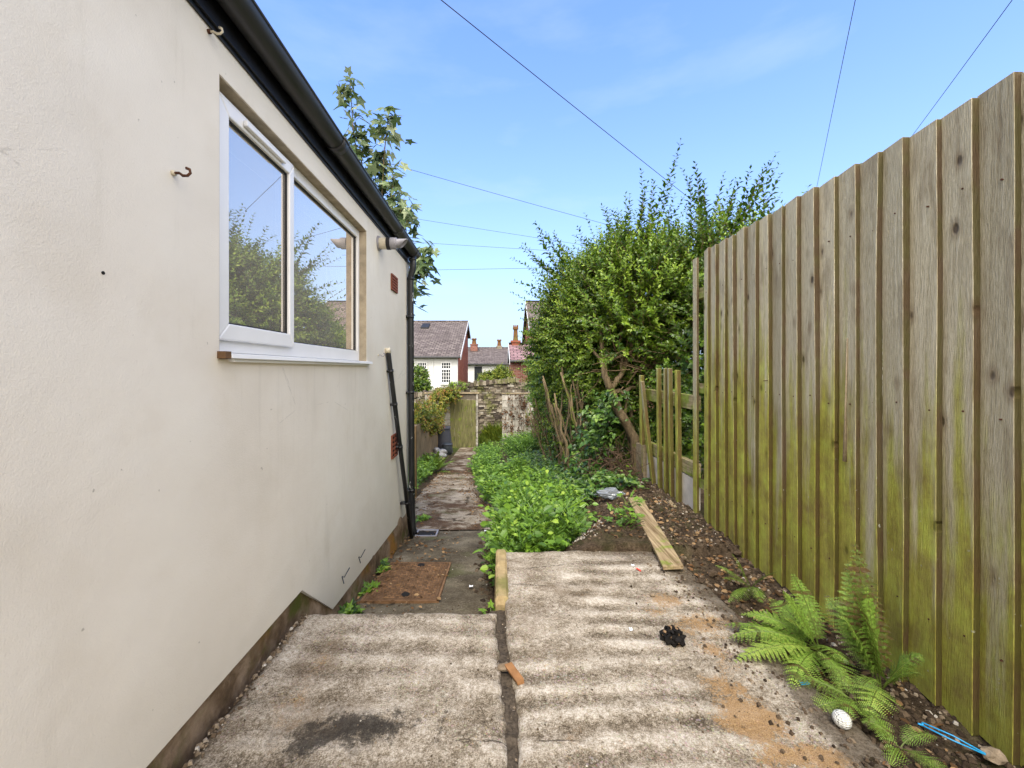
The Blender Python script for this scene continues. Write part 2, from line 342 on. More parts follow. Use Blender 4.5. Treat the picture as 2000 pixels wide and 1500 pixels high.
def mat_glass():
    m = M('window_glass', .03, .5); m.b.inputs['Base Color'].default_value = (.05, .055, .06, 1)
    gl = m.n.new('ShaderNodeBsdfGlossy'); gl.inputs['Roughness'].default_value = .004; gl.inputs[0].default_value = (1, .91, .80, 1)
    tr = m.n.new('ShaderNodeBsdfTransparent'); tr.inputs[0].default_value = (.85, .9, .88, 1)
    fr = m.n.new('ShaderNodeFresnel'); fr.inputs[0].default_value = 2.6
    f = m.ma('MULTIPLY', fr.outputs[0], 3.4, clamp=True)
    mx = m.n.new('ShaderNodeMixShader'); m.l.new(f, mx.inputs[0]); m.l.new(tr.outputs[0], mx.inputs[1]); m.l.new(gl.outputs[0], mx.inputs[2])
    nb = m.bump(m.noise(1.4, 2, .4), .03, .02); m.l.new(nb, gl.inputs['Normal'])
    df = m.n.new('ShaderNodeBsdfDiffuse'); df.inputs[0].default_value = (.62, .58, .52, 1); m2 = m.n.new('ShaderNodeMixShader'); m.put(m.ma('ADD', m.ma('MULTIPLY', m.noise(2.5, 5, .6), .22), .12), m2.inputs[0]); m.l.new(mx.outputs[0], m2.inputs[1]); m.l.new(df.outputs[0], m2.inputs[2])  # pale diffuse veil painted in to imitate a greyer sky reflection
    m.l.new(m2.outputs[0], m.n['Material Output'].inputs[0]); return m.m
def mat_pipe():
    m = M('black_plastic', .38, .5); s = m.noise(6, 5, .7, m.map((2, 2, .6)))
    c = m.ramp(s, [(.35, (.006, .007, .009)), (.7, (.022, .023, .026))])
    chip = m.step(m.noise(20, 4, .6, m.map((1, 1, .45))), .665, .69); c = m.mix(m.ma('MULTIPLY', chip, m.attr('tint')), c, (.42, .44, .43))
    return m.done(c, m.bump(m.noise(40, 3), .15, .003))
def mat_gutter():
    m = M('dark_gutter', .42, .5); s = m.noise(1, 5, .65, m.map((30, 2.2, 30)))
    c = m.ramp(s, [(.3, (.018, .018, .02)), (.55, (.032, .032, .034)), (.75, (.062, .058, .052))])
    return m.done(c, m.bump(m.noise(30, 3), .15, .003), m.ramp(s, [(.3, (.32,)*3), (.7, (.6,)*3)]))
MAT = dict(
    render=mat_render(), plinth=mat_plinth(), slab=mat_concrete(True), slab2=mat_concrete(False), path=mat_path('concrete'), flags=mat_path('flags'),
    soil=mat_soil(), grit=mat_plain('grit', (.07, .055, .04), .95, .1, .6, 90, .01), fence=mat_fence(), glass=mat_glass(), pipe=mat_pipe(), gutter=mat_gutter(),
    upvc=mat_plain('white_window_plastic', (.78, .78, .78), .3, .5, .04, 3), gasket=mat_plain('black_rubber', (.012, .012, .014), .6),
    reveal=mat_plain('tan_stone_reveal', (.37, .31, .225), .9, .2, .25, 14, .008), fascia=mat_plain('black_fascia', (.007, .007, .010), .4, .5, .3, 9, .002),
    cream=mat_plain('cream_plastic', (.62, .56, .43), .5), grey=mat_plain('grey_plastic', (.27, .26, .28), .5, .4, .15),
    rust=mat_plain('rusty_iron', (.085, .035, .018), .8, .3, .5, 60, .003), iron=mat_tint('rusty_cast_iron', [(0, (.05, .032, .018)), (1, (.24, .135, .07))], .9, .006, 14),
    terracotta=mat_plain('terracotta', (.22, .075, .045), .85, .2, .2, 20), dark=mat_plain('dark_void', (.01, .009, .008), .9),
    wood_old=mat_wood('mossy_old_timber', (.13, .11, .04), (.44, .39, .22), .53), wood_rail=mat_wood('mossy_rail', (.16, .12, .06), (.42, .35, .2), .53, 'y'),
    plank=mat_wood('fallen_plank_wood', (.15, .10, .05), (.42, .32, .19), .46, 'y'), post=mat_wood('brown_post_wood', (.12, .075, .035), (.27, .18, .09), .3),
    door=mat_wood('old_door_wood', (.055, .052, .02), (.25, .23, .10), .44),
    bark=mat_wood('bark', (.07, .05, .03), (.27, .20, .115), .43), twig=mat_plain('twig', (.17, .115, .065), .8, .2, .3, 20),
    deadtwig=mat_plain('dead_twig', (.085, .055, .035), .9, .1, .4, 9),
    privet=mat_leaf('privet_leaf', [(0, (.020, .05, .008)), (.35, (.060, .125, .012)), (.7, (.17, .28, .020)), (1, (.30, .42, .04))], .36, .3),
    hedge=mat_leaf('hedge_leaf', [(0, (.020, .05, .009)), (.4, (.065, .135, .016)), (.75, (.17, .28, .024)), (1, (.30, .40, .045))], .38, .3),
    ivy=mat_leaf('ivy_leaf', [(0, (.018, .045, .011)), (.5, (.065, .14, .022)), (1, (.20, .31, .06))], .36, .2),
    weed=mat_leaf('weed_leaf', [(0, (.02, .05, .008)), (.35, (.09, .19, .02)), (.75, (.22, .38, .035)), (1, (.40, .54, .08))], .45, .3),
    fern=mat_leaf('fern_frond', [(0, (.13, .08, .025)), (.25, (.12, .15, .025)), (.6, (.19, .33, .045)), (1, (.38, .48, .09))], .5, .35),
    maple=mat_leaf('maple_leaf', [(0, (.04, .07, .025)), (.5, (.12, .18, .06)), (1, (.34, .38, .22))], .45, .3),
    creeper=mat_leaf('creeper_leaf', [(0, (.04, .08, .01)), (.45, (.16, .22, .025)), (.8, (.38, .34, .04)), (1, (.34, .14, .04))], .5, .3),
    shrub=mat_leaf('shrub_leaf', [(0, (.035, .08, .012)), (.5, (.13, .20, .02)), (1, (.30, .32, .03))], .5, .3),
    litter=mat_leaf('dead_leaf', [(0, (.05, .028, .014)), (.5, (.17, .09, .04)), (1, (.38, .25, .13))], .85, .1, .15),
    deadivy=mat_leaf('dead_creeper_leaf', [(0, (.05, .028, .018)), (.6, (.15, .075, .04)), (1, (.24, .16, .08))], .85, .1, .15),
    rubble=mat_tint('rubble', [(0, (.035, .024, .016)), (.45, (.12, .085, .055)), (.75, (.28, .22, .155)), (1, (.52, .48, .42))], .95, .01, 40),
    stone=mat_tint('wall_stone', [(0, (.04, .032, .028)), (.4, (.13, .105, .08)), (.75, (.25, .215, .16)), (1, (.36, .33, .28))], .95, .02, 9, .4),
    block=mat_tint('concrete_block', [(0, (.30, .28, .24)), (1, (.50, .47, .42))], .95, .01, 9, .1), mortar=mat_plain('mortar', (.13, .11, .085), .95, .1, .3, 12, .01),
    gravel_board=mat_plain('gravel_board', (.48, .44, .38), .9, .2, .2, 9, .004), kerb=mat_tint('mossy_edging', [(0, (.17, .13, .075)), (1, (.38, .31, .21))], .95, .008, 20, .2),
    yellow=mat_tint('yellow_stone', [(0, (.15, .12, .07)), (1, (.44, .33, .17))], .95, .01, 12, .6),
    whitewall=mat_plain('white_house_wall', (.66, .66, .65), .85, .2, .06, 2), slate=mat_brick('slate_roof', (.105, .085, .082), (.165, .14, .13), (.03, .025, .025), 'roof', 0, 1, .34, .24, .02, 1.15),
    purple=mat_brick('purple_slate', (.20, .12, .135), (.28, .18, .19), (.04, .03, .03), 'roof', 0, 1, .35, .22, .02, 1.2),
    brick_y=mat_brick('red_brick_gable', (.27, .055, .03), (.36, .095, .05), (.22, .13, .09), 'yz', 0), brick_x=mat_brick('old_brick', (.17, .05, .04), (.25, .085, .06), (.28, .22, .18), 'xz', .6),
    pot=mat_tint('old_chimney', [(0, (.04, .028, .02)), (.5, (.20, .095, .035)), (1, (.36, .16, .08))], .9, .01, 9, .25),
    tanwall=mat_plain('tan_garden_wall', (.30, .215, .125), .9, .2, .3, 3, .01), bin=mat_plain('grey_bin', (.062, .065, .082), .5, .4, .12), bin2=mat_plain('dark_bin', (.045, .055, .065), .5),
    bag=mat_plain('silver_bag', (.42, .42, .43), .35, .5, .35, 9, .01), void=mat_plain('dark_glass', (.03, .035, .04), .15, .5),
    golf=mat_plain('golf_white', (.60, .60, .56), .35, .5, .22, 60), burnt=mat_tint('burnt', [(0, (.006, .005, .005)), (.75, (.02, .018, .016)), (1, (.25, .16, .09))], .8, .006, 60),
    blue=mat_plain('blue_plastic', (.02, .30, .60), .4, .5, .08), red=mat_plain('red_plastic', (.55, .06, .04), .5), paper=mat_plain('white_paper', (.75, .76, .78), .7, .2, .05),
    wire=mat_plain('wire_black', (.03, .035, .045), .6), verge=mat_plain('white_verge', (.55, .56, .58), .6), room=mat_plain('room_grey', (.22, .21, .2), .9),
    chip=mat_plain('orange_brick', (.28, .14, .06), .9, .1, .3, 20, .004), bottle=mat_plain('clear_film', (.35, .38, .42), .2, .6, .2, 20, .004),
)
sg = MAT['bottle'].node_tree.nodes['Principled BSDF']; sg.inputs['Transmission Weight'].default_value = .5

# ---------------------------------------------------------------- ground levels
def lerp_tab(tab, y):
    ys, zs = zip(*tab); return float(np.interp(y, ys, zs))
PATH = [(-5, -.27), (2.0, -.27), (2.62, -.355), (4.4, -.60), (7, -.90), (10, -1.22), (14.4, -1.57), (20, -1.62), (60, -1.6), (1500, -1.6)]
RIGHT = [(-5, -.005), (4.3, -.02), (5.2, -.20), (5.75, -.34), (8, -.72), (14, -1.40), (20, -1.62), (1500, -1.6)]
EDGE = [(-5, .0), (2.7, .02), (5, .10), (6.8, -.29), (9, -.42), (11, -.38), (14.4, -.5), (20, -.5)]       # right-hand edge of the path
def sst(a, b, x):
    t = min(1, max(0, (x - a) / (b - a))); return t*t*(3 - 2*t)
def ground(x, y):
    p = lerp_tab(PATH, y); r = lerp_tab(RIGHT, y); e = lerp_tab(EDGE, y)
    if y < 2.68:   # under the slabs
        lo = -.30
        z = lo + (r - lo) * sst(1.02, 1.13, x)
        if y > 2.0 and x < .0: z = p
    else:
        near = 1 - sst(2.68, 3.6, y)
        z = p + (r - p) * sst(e - .02 + .35*(1-near), 1.15 - .45*near, x) + (.06 if x > e + .1 else 0)
    if x > .02 or y > 15: z += .016 * mn.noise(Vector((x*4, y*4, 0))) + .02 * mn.noise(Vector((x*11, y*11, 3))) * (1 if y < 12 else .5)
    if y > 2.68 or x > 1.1: z += .012 * mn.noise(Vector((x*30, y*30, 5)))
    return z
def grid(xs, ys, fz, attrs=None):
    nx, ny = len(xs), len(ys); V = [(x, y, fz(x, y)) for y in ys for x in xs]
    i, j = np.meshgrid(np.arange(nx-1), np.arange(ny-1)); a = (j*nx + i).ravel()
    return np.array(V), np.stack([a, a+1, a+nx+1, a+nx], 1)
xs = np.concatenate([[-900, -300, -100, -40, -15, -8, -4, -2.6], np.arange(-2, 2.4, .04), [2.6, 3, 4, 6, 9, 15, 40, 100, 300, 900]])
ys = np.concatenate([[-300, -60, -20, -6, -2, 0], np.arange(.3, 6.5, .04), np.arange(6.6, 18, .15), [19, 22, 26, 32, 45, 80, 200, 600, 1500]])
mb = MB(); V, Fc = grid(xs, ys, ground); mb.add(V, Fc)
tag(mb.build('ground', MAT['soil'], smooth=True), kind='structure')
# lower concrete path and, beyond the house, the flagged path
def strip(name, mat, y0, y1, left, right, dz, step=.05):
    yy = np.arange(y0, y1 + 1e-6, step); m = MB(); n = 16; V = []
    for y in yy:
        l = left(y); r = right(y)
        for k in range(n+1):
            x = l + (r-l)*k/n; e = 0 if 0 < k < n else -.05
            V.append((x, y, lerp_tab(PATH, y) + dz + e + .012*mn.noise(Vector((x*5, y*5, 1)))))
    a = (np.arange(len(yy)-1)[:, None]*(n+1) + np.arange(n)[None]).ravel()
    m.add(V, np.stack([a, a+1, a+n+2, a+n+1], 1)); return tag(m.build(name, mat, smooth=True), kind='structure')
strip('path', MAT['path'], 1.95, 4.55, lambda y: -.99, lambda y: -.0 + .03*mn.noise(Vector((y*4, 0, 0))), .02)
strip('path', MAT['flags'], 4.56, 14.3, lambda y: -.98 - .32*sst(4.6, 6.5, y) + .06*mn.noise(Vector((y*2, 3, 0))),
      lambda y: lerp_tab(EDGE, y) - .03 + .05*mn.noise(Vector((y*2, 9, 0))), .03)

# ---------------------------------------------------------------- the two concrete slabs in front
def slab(name, x0, x1, y0, y1, mat, rib_amp, att, xl=None, xr=None, th=.34, yend=None):
    nx = int((x1-x0)/.012)+1; ny = int((y1-y0)/.012)+1
    X = np.linspace(x0, x1, nx); Y = np.linspace(y0, y1, ny); V = []; T = []; S = []; O = []; D = []
    for j, y in enumerate(Y):
        for i, x in enumerate(X):
            u = (x-x0)/(x1-x0); L = xl(y) if xl else x0; Rr = xr(y) if xr else x1
            xx = L + (Rr-L)*u; yy = y
            if yend is not None:
                k = (y-y0)/(y1-y0); yy = y0 + k*(yend(xx)-y0)
            ph = yy/.120 + .35*mn.noise(Vector((xx*1.4, yy*1.1, 2)))*1.6 + xx*.25
            rib = .5+.5*math.cos(2*math.pi*ph); rib = .5+(rib-.5)*min(1, max(0, .62+2.0*mn.noise(Vector((xx*2.6, yy*2.6, 8))))) + .35*mn.noise(Vector((xx*3, yy*16, 6)))
            z = rib_amp*(rib-.5) + .005*mn.noise(Vector((xx*6, yy*6, 0))) + .0025*mn.noise(Vector((xx*28, yy*28, 0)))
            ed = min(xx-L, Rr-xx, (yend(xx) if yend else y1)-yy); 
            if ed < .03: z -= .012*(1-ed/.03)**2 + .006*max(0, mn.noise(Vector((xx*22, yy*22, 4))))
            V.append((xx, yy, z)); T.append(min(1, max(0, rib))); a, b, c = att(xx, yy); S.append(a); O.append(b); D.append(c)
    m = MB(); a = (np.arange(ny-1)[:, None]*nx + np.arange(nx-1)[None]).ravel()
    F1 = np.stack([a, a+1, a+nx+1, a+nx], 1); V = np.array(V); n0 = len(V)
    rim = list(range(nx)) + [j*nx+nx-1 for j in range(1, ny)] + [(ny-1)*nx+i for i in range(nx-2, -1, -1)] + [j*nx for j in range(ny-2, 0, -1)]
    low = V[rim].copy(); low[:, 2] = -th
    k = len(rim); q = np.array([(rim[i], n0+i, n0+(i+1) % k, rim[(i+1) % k]) for i in range(k)])
    m.add(np.concatenate([V, low]), F1, np.concatenate([T, np.full(k, .3)])); m.F.append(q)
    o = m.build(name, mat, smooth=True, fix=False); me = o.data
    for nm, arr in (('sand', S), ('oil', O), ('dirt', D)):
        at_ = me.attributes.new(nm, 'FLOAT', 'POINT'); at_.data.foreach_set('value', np.concatenate([arr, np.full(k, .2 if nm == 'dirt' else 0)]).astype(np.float32))
    return tag(o, kind='structure')
def blobs(x, y, L):
    s = 0
    for (cx, cy, rx, ry, w) in L:
        d = ((x-cx)/rx)**2 + ((y-cy)/ry)**2
        s = max(s, w*max(0, 1-d))
    return s
def soiledge(y): return lerp_tab([(-1, 1.30), (1.2, 1.20), (1.5, 1.17), (1.85, 1.16), (2.47, 1.12), (2.8, 1.0)], y)
SAND = [(.88, 2.13, .17, .12, .62), (.98, 1.93, .22, .16, .62), (.93, 1.72, .12, .22, .52), (.86, 1.55, .13, .10, .62), (.87, 1.40, .16, .14, .98), (.95, 1.27, .20, .07, .9), (.82, 1.18, .3, .06, .8), (.80, 2.03, .16, .07, .5)]
def att_r(x, y): return blobs(x, y, SAND), 0, max(.9*sst(.22, .0, 1.17-x + (0 if y < 2 else -.1*(y-2))), .75*sst(2.25, 2.75, y)*sst(.15, .9, x), .45*sst(.06, .0, x-.07))
def att_l(x, y): return blobs(x, y, [(-.72, 1.55, .05, .5, .35)]), blobs(x, y, [(-.48, 1.365, .26, .10, .85), (-.62, 1.32, .12, .09, .8), (-.34, 1.42, .13, .06, .55)]), max(.75*sst(.10, .0, x+.95), .5*blobs(x, y, [(-.6, 1.33, .5, .3, 1)]), .4*sst(.07, .0, -x))
slab('pavement', .07, 1.25, -2.0, 2.72, MAT['slab'], .003, att_r, xl=lambda y: .05+.015*mn.noise(Vector((y*5, 0, 1)))+.009*mn.noise(Vector((y*24, 0, 1)))+.03*sst(2.0, 1.2, y)-.0*y, xr=lambda y: soiledge(y)+.04,
     yend=lambda x: 2.70+.05*x+.02*mn.noise(Vector((x*7, 3, 1))))
slab('pavement', -.95, .02, -2.0, 2.03, MAT['slab2'], .0025, att_l, xl=lambda y: -.945, xr=lambda y: .0+.02*mn.noise(Vector((y*6, 5, 1)))+.010*mn.noise(Vector((y*26, 5, 1)))+.035*sst(2.0, 1.2, y),
     yend=lambda x: 2.03+.018*mn.noise(Vector((x*9, 1, 1)))-.03*sst(-.86, -.95, x))
# crumbling joint between the slabs
mb = MB(); V = []; yy = np.arange(-2, 2.12, .012); n = 7
for y in yy:
    for k in range(n):
        x = -.03+.15*k/(n-1); V.append((x, y, -.022 - .025*sst(1.5, 2.1, y) + .016*mn.noise(Vector((x*60, y*30, 0)))))
a = (np.arange(len(yy)-1)[:, None]*n + np.arange(n-1)[None]).ravel(); mb.add(V, np.stack([a, a+1, a+n+1, a+n], 1)); 
tag(mb.build('soil', MAT['grit'], smooth=True), kind='structure')

# ---------------------------------------------------------------- the rendered house
XW = -.96
house = thing('house', (XW, 4.4, -.6), 'cream rendered house wall with white window, black gutter and stained plinth', 'house')
def zb(y): return lerp_tab([(-4, .107), (2.026, .107), (2.407, -.211), (4.46, -.345)], y)
WY0, WY1, WZ0, WZ1, TOP = 1.42, 3.036, 1.235, 2.225, 2.40
YE = 4.47
mb = MB(); D0 = XW-.30
for poly in ([(-4, .107), (WY0, .107), (WY0, TOP), (-4, TOP)], [(WY0, .107), (2.026, .107), (2.026, WZ0), (WY0, WZ0)],
             [(2.026, .107), (2.407, -.211), (2.407, WZ0), (2.026, WZ0)], [(2.407, -.211), (WY1, zb(WY1)), (WY1, WZ0), (2.407, WZ0)],
             [(WY0, WZ1), (WY1, WZ1), (WY1, TOP), (WY0, TOP)], [(WY1, zb(WY1)), (YE, zb(YE)), (YE, TOP), (WY1, TOP)]):
    mb.prism(poly, 'x', D0, XW)
mb.box((-7, YE-.3, -.3), (D0, YE, TOP)); mb.box((-7, -4, -.3), (D0, -3.7, TOP)); mb.box((-7.3, -4, -.3), (-7, YE, TOP))
mb.build('wall', MAT['render'], house)
mb = MB(); ny = 160; V = []
ysP = np.linspace(-4, YE-.012, ny)
for y in ysP:
    for k, z in enumerate((-1.1, -.8, -.5, -.3, -.15, 0, .15)):
        V.append((XW-.010+.018*max(0, mn.noise(Vector((y*5, z*9, 0))))-.012+.03*sst(.0, -.5, z), y, z if k < 6 else max(zb(y)+.02, -.2)))
a = (np.arange(ny-1)[:, None]*7 + np.arange(6)[None]).ravel(); mb.add(V, np.stack([a, a+7, a+8, a+1], 1))
mb.prism([(XW-.3, -1.1), (XW-.015, -1.1), (XW-.015, -.36), (XW-.3, -.36)], 'y', YE-.3, YE-.012)
mb.build('plinth', MAT['plinth'], house, smooth=True)
# roof, fascia
mb = MB(); mb.prism([(XW+.075, TOP+.10), (-4.1, TOP+1.9), (-7.4, TOP+.10), (-7.4, TOP+.07), (-4.1, TOP+1.87), (XW+.075, TOP+.07)], 'y', -4.2, YE+.06); mb.build('roof', MAT['slate'], house)
mb = MB(); mb.prism([(XW-.1, TOP), (-4.1, TOP+1.83), (-7.1, TOP)], 'y', YE-.3, YE-.01); mb.build('gable', MAT['render'], house)
mb = MB(); mb.box((XW+.003, -4.2, TOP-.045), (XW+.020, YE+.05, TOP+.10)); mb.box((XW-.05, -4.2, TOP-.001), (XW+.002, YE+.05, TOP+.01))
mb.box((XW+.001, -4, TOP-.058), (XW+.009, YE, TOP-.046)); mb.build('fascia', MAT['fascia'], house)
# gutter: half-round, with union joints
gx, gz, gr = -.888, 2.462, .055
def gutter_prof(r, th=.004, n=14):
    o = [(gx+r*math.cos(math.pi+math.pi*k/n), gz+r*math.sin(math.pi+math.pi*k/n)) for k in range(n+1)]
    i = [(gx+(r-th)*math.cos(math.pi+math.pi*k/n), gz+(r-th)*math.sin(math.pi+math.pi*k/n)) for k in range(n, -1, -1)]
    return o, i
def half(mb_, r, y0, y1, th=.004):
    o, i = gutter_prof(r, th); n = len(o); V = []
    for y in (y0, y1):
        V += [(p[0], y, p[1]) for p in o] + [(p[0], y, p[1]) for p in i]
    N = 2*n; mb_.add(V, [(k, k+1, N+k+1, N+k) for k in range(N-1)] + [(N-1, 0, N, 2*N-1)] + [(k, N-1-k, N-2-k, k+1) for k in range(n-1)] + [(N+k, N+k+1, 2*N-2-k, 2*N-1-k) for k in range(n-1)])
mb = MB(); half(mb, gr, -4.2, 4.50); mb.tube([(gx+gr, -4.2, gz), (gx+gr, 4.50, gz)], .006, 8)
mb.prism([(gx+gr*math.cos(math.pi+math.pi*k/12), gz+gr*math.sin(math.pi+math.pi*k/12)) for k in range(13)], 'y', 4.497, 4.505)
g = mb.build('gutter', MAT['gutter'], house, smooth=True)
g.modifiers.new('es', 'EDGE_SPLIT').split_angle = R(40)
for y in (.55, 2.27, 3.66, 4.36):
    j = MB(); half(j, gr+.005, y-.035, y+.035); j.tube([(gx+gr+.004, y-.035, gz), (gx+gr+.004, y+.035, gz)], .008, 8)
    if y < 4.3: j.box((XW+.021, y-.02, gz-.05), (gx-gr+.004, y+.02, gz))
    j.build('gutter_joint', MAT['gutter'], g, smooth=True)
# downpipe
mb = MB(); px_ = [(gx, 4.38, 2.415), (gx, 4.38, 2.33), (gx-.004, 4.385, 2.27), (-.915, 4.395, 2.20), (-.920, 4.40, 2.14), (-.915, 4.40, 1.0), (-.905, 4.40, -.3), (-.895, 4.39, -.50), (-.87, 4.37, -.565)]
mb.tube(px_, .034, 16, 1.0); dp = mb.build('downpipe', MAT['pipe'], house, smooth=True)
for z, r in ((2.37, .038), (2.17, .037), (1.76, .035), (.95, .035), (-.10, .035), (-.42, .037)):
    xx = -.893 if z > 2.3 else (-.918 if z > 2.1 else -.915+.01*(1-z)/1.3 if z < 1 else -.9175)
    yy_ = 4.38 if z > 2.3 else 4.40; h = .03 if z < 2.3 else .022
    c = MB(); c.tube([(xx, yy_, z-h/2), (xx, yy_, z+h/2)], r+.002, 16, .2)
    if z in (1.76, .95, -.10): c.box((XW+.001, yy_-.05, z-.012), (xx-.02, yy_+.05, z+.012)); c.tube([(XW+.03, yy_-.055, z), (XW+.03, yy_+.055, z)], .006, 8)
    c.build('pipe_bracket', MAT['pipe'], dp, smooth=True)
mb = MB(); mb.box((-1.02, YE+.005, 2.27), (-.955, YE+.03, 2.35)); mb.build('overflow_box', MAT['grey'], house)
# sloping waste pipe
A = Vector((-.935, 3.555, 1.335)); B = Vector((-.885, 4.28, -.56))
mb = MB(); mb.tube([A+Vector((-.03, 0, .02)), A+Vector((-.01, 0, .015)), A, A.lerp(B, .5), B], .021, 14, 1.0)
wp = mb.build('waste_pipe', MAT['pipe'], house, smooth=True); wp['label'] = 'thin sloping black waste pipe with peeling paint'
for t in (.08, .24, .46, .78):
    p = A.lerp(B, t); d = (B-A).normalized(); c = MB(); c.tube([p-d*.012, p+d*.012], .026, 14, .3); c.box((XW+.001, p.y-.03, p.z-.01), (p.x-.01, p.y+.02, p.z+.01)); c.build('pipe_bracket', MAT['pipe'], wp, smooth=True)
mb = MB(); mb.tube([A+Vector((-.028, -.004, .022)), A+Vector((.018, .0, .03))], .026, 12); mb.build('pipe_cap', MAT['cream'], wp, smooth=True)
# flue
fy, fz = 3.34, 2.225
def ring(m_, x0, x1, r0, r1, n=24, ri=None): m_.tube([(x0, fy, fz), (x1, fy, fz)], [r0, r1], n)
mb = MB(); ring(mb, XW+.001, XW+.075, .047, .047); fl = mb.build('flue', MAT['cream'], house, smooth=True); fl.modifiers.new('es', 'EDGE_SPLIT').split_angle = R(40)
def fpart(nm, mat, *rs):
    c = MB()
    for r in rs: ring(c, *r)
    o = c.build(nm, mat, fl, smooth=True); o.modifiers.new('es', 'EDGE_SPLIT').split_angle = R(40)
fpart('wall_collar', MAT['grey'], (XW+.001, XW+.014, .062, .056)); fpart('band', MAT['gasket'], (XW+.070, XW+.10, .0505, .0505))
fpart('terminal', MAT['grey'], (XW+.098, XW+.15, .047, .047))
c = MB(); n = 20; V = []
for (xx, r, cut) in ((XW+.15, .037, 0), (XW+.21, .037, .03), (XW+.205, .031, .03), (XW+.13, .031, 0)):
    for k in range(n):
        t = 2*math.pi*k/n; V.append((xx+cut*math.sin(t), fy+r*math.cos(t), fz+r*math.sin(t)))
c.add(V, [(i*n+k, i*n+(k+1) % n, (i+1)*n+(k+1) % n, (i+1)*n+k) for i in range(3) for k in range(n)]); c.build('nozzle', MAT['grey'], fl, smooth=True)
# air bricks
for (y0, y1, z0, z1) in ((3.73, 3.94, 1.935, 2.065), (3.74, 3.94, .385, .585)):
    mb = MB(); mb.box((XW+.0005, y0, z0), (XW+.006, y1, z1)); ab = mb.build('air_brick', MAT['dark'], house)
    c = MB(); k = 5
    for i in range(k+1): zz = z0+(z1-z0)*i/k; c.box((XW+.002, y0-.004, zz-.008), (XW+.016, y1+.004, zz+.008))
    for yy_ in (y0, (y0+y1)/2, y1): c.box((XW+.003, yy_-.007, z0-.007), (XW+.014, yy_+.007, z1+.007))
    c.build('grille', MAT['terracotta'], ab)
# hooks, dangling ties
def hook(y, z, s, mat, base):
    mb = MB(); b = Vector((XW, y, z)); mb.tube([b, b+Vector((.03*s, 0, 0)), b+Vector((.045*s, 0, -.012*s)), b+Vector((.065*s, 0, -.012*s)), b+Vector((.078*s, 0, 0)), b+Vector((.074*s, 0, .016*s)), b+Vector((.060*s, 0, .022*s))], .006*s, 8, wob=.15)
    h = mb.build('wall_hook', mat, house, smooth=True); c = MB(); c.tube([b+Vector((.0005, 0, 0)), b+Vector((.008, 0, 0))], .012*s, 10); c.build('base', base, h, smooth=True)
hook(1.215, 1.782, .68, MAT['rust'], MAT['cream']); hook(1.365, 2.325, .62, MAT['cream'], MAT['rust']); hook(3.33, 1.315, .7, MAT['grey'], MAT['cream'])
for (y, z) in ((1.0, 1.435),):
    mb = MB(); mb.tube([(XW-.004, y, z), (XW+.0015, y, z)], .0045, 8); mb.build('drill_hole', MAT['dark'], house)
for (y, z) in ((2.55, -.09), (2.86, -.11)):
    mb = MB(); mb.tube([(XW, y, z), (XW+.012, y+.01, z-.01), (XW+.03, y+.05, z+.03)], .003, 5); mb.tube([(XW, y, z), (XW+.02, y-.02, z-.035)], .003, 5); mb.build('cut_cable', MAT['wire'], house)
# window
XF = XW-.052
mb = MB(); mb.box((D0+.01, WY1-.004, WZ0), (XW-.002, WY1+.003, WZ1)); mb.box((D0+.01, WY0+.003, WZ1-.005), (XW-.002, WY1-.005, WZ1+.003)); mb.box((D0+.01, WY0-.003, WZ0), (XW-.002, WY0+.004, WZ1-.006))
mb.build('reveal', MAT['reveal'], house)
fy0, fy1, fz0, fz1 = WY0+.005, WY1-.005, 1.262, WZ1-.006
mb = MB(); mb.box((XF-.06, fy0, fz0), (XF, fy1, fz0+.001)); win = MB()
def frame(m_, y0, y1, z0, z1, w, x0, x1, wb=None, wl=None, wr=None, wt=None):
    wb = wb or w; wl = wl or w; wr = wr or w; wt = wt or w
    # mitred frame: four trapezoids extruded
    for poly in ([(y0, z0), (y1, z0), (y1-wr, z0+wb), (y0+wl, z0+wb)], [(y1, z0), (y1, z1), (y1-wr, z1-wt), (y1-wr, z0+wb)],
                 [(y1, z1), (y0, z1), (y0+wl, z1-wt), (y1-wr, z1-wt)], [(y0, z1), (y0, z0), (y0+wl, z0+wb), (y0+wl, z1-wt)]):
        m_.prism(poly, 'x', x0, x1)
ym = 2.005
win = MB(); frame(win, fy0, fy1, fz0, fz1, .055, XF-.06, XF, wr=.034, wb=.072, wl=.06); win.box((XF-.058, ym-.03, fz0+.072), (XF-.002, ym+.012, fz1-.055))
W = win.build('window', MAT['upvc'], house); bevel(W, .003)
sash = MB(); frame(sash, fy0+.035, ym+.006, fz0+.045, fz1-.02, .062, XF+.001, XF+.022, wr=.045); S_ = sash.build('opening_sash', MAT['upvc'], W); bevel(S_, .006, 3)
for (y0, y1, z0, z1, xg) in ((fy0+.097, ym-.039, fz0+.107, fz1-.082, XF+.006), (ym+.012, fy1-.034, fz0+.072, fz1-.055, XF-.018)):
    c = MB(); frame(c, y0, y1, z0, z1, .006, xg-.012, xg+.003); c.build('gasket', MAT['gasket'], W)
    c = MB(); c.add([(xg-.006, y0+.004, z0+.004), (xg-.006, y1-.004, z0+.004), (xg-.006, y1-.004, z1-.004), (xg-.006, y0+.004, z1-.004)], [(0, 1, 2, 3)]); c.build('pane', MAT['glass'], W)
c = MB(); c.box((XF+.023, 1.60, fz1-.068), (XF+.040, 1.90, fz1-.045)); o = c.build('trickle_vent', MAT['upvc'], W); bevel(o, .004)
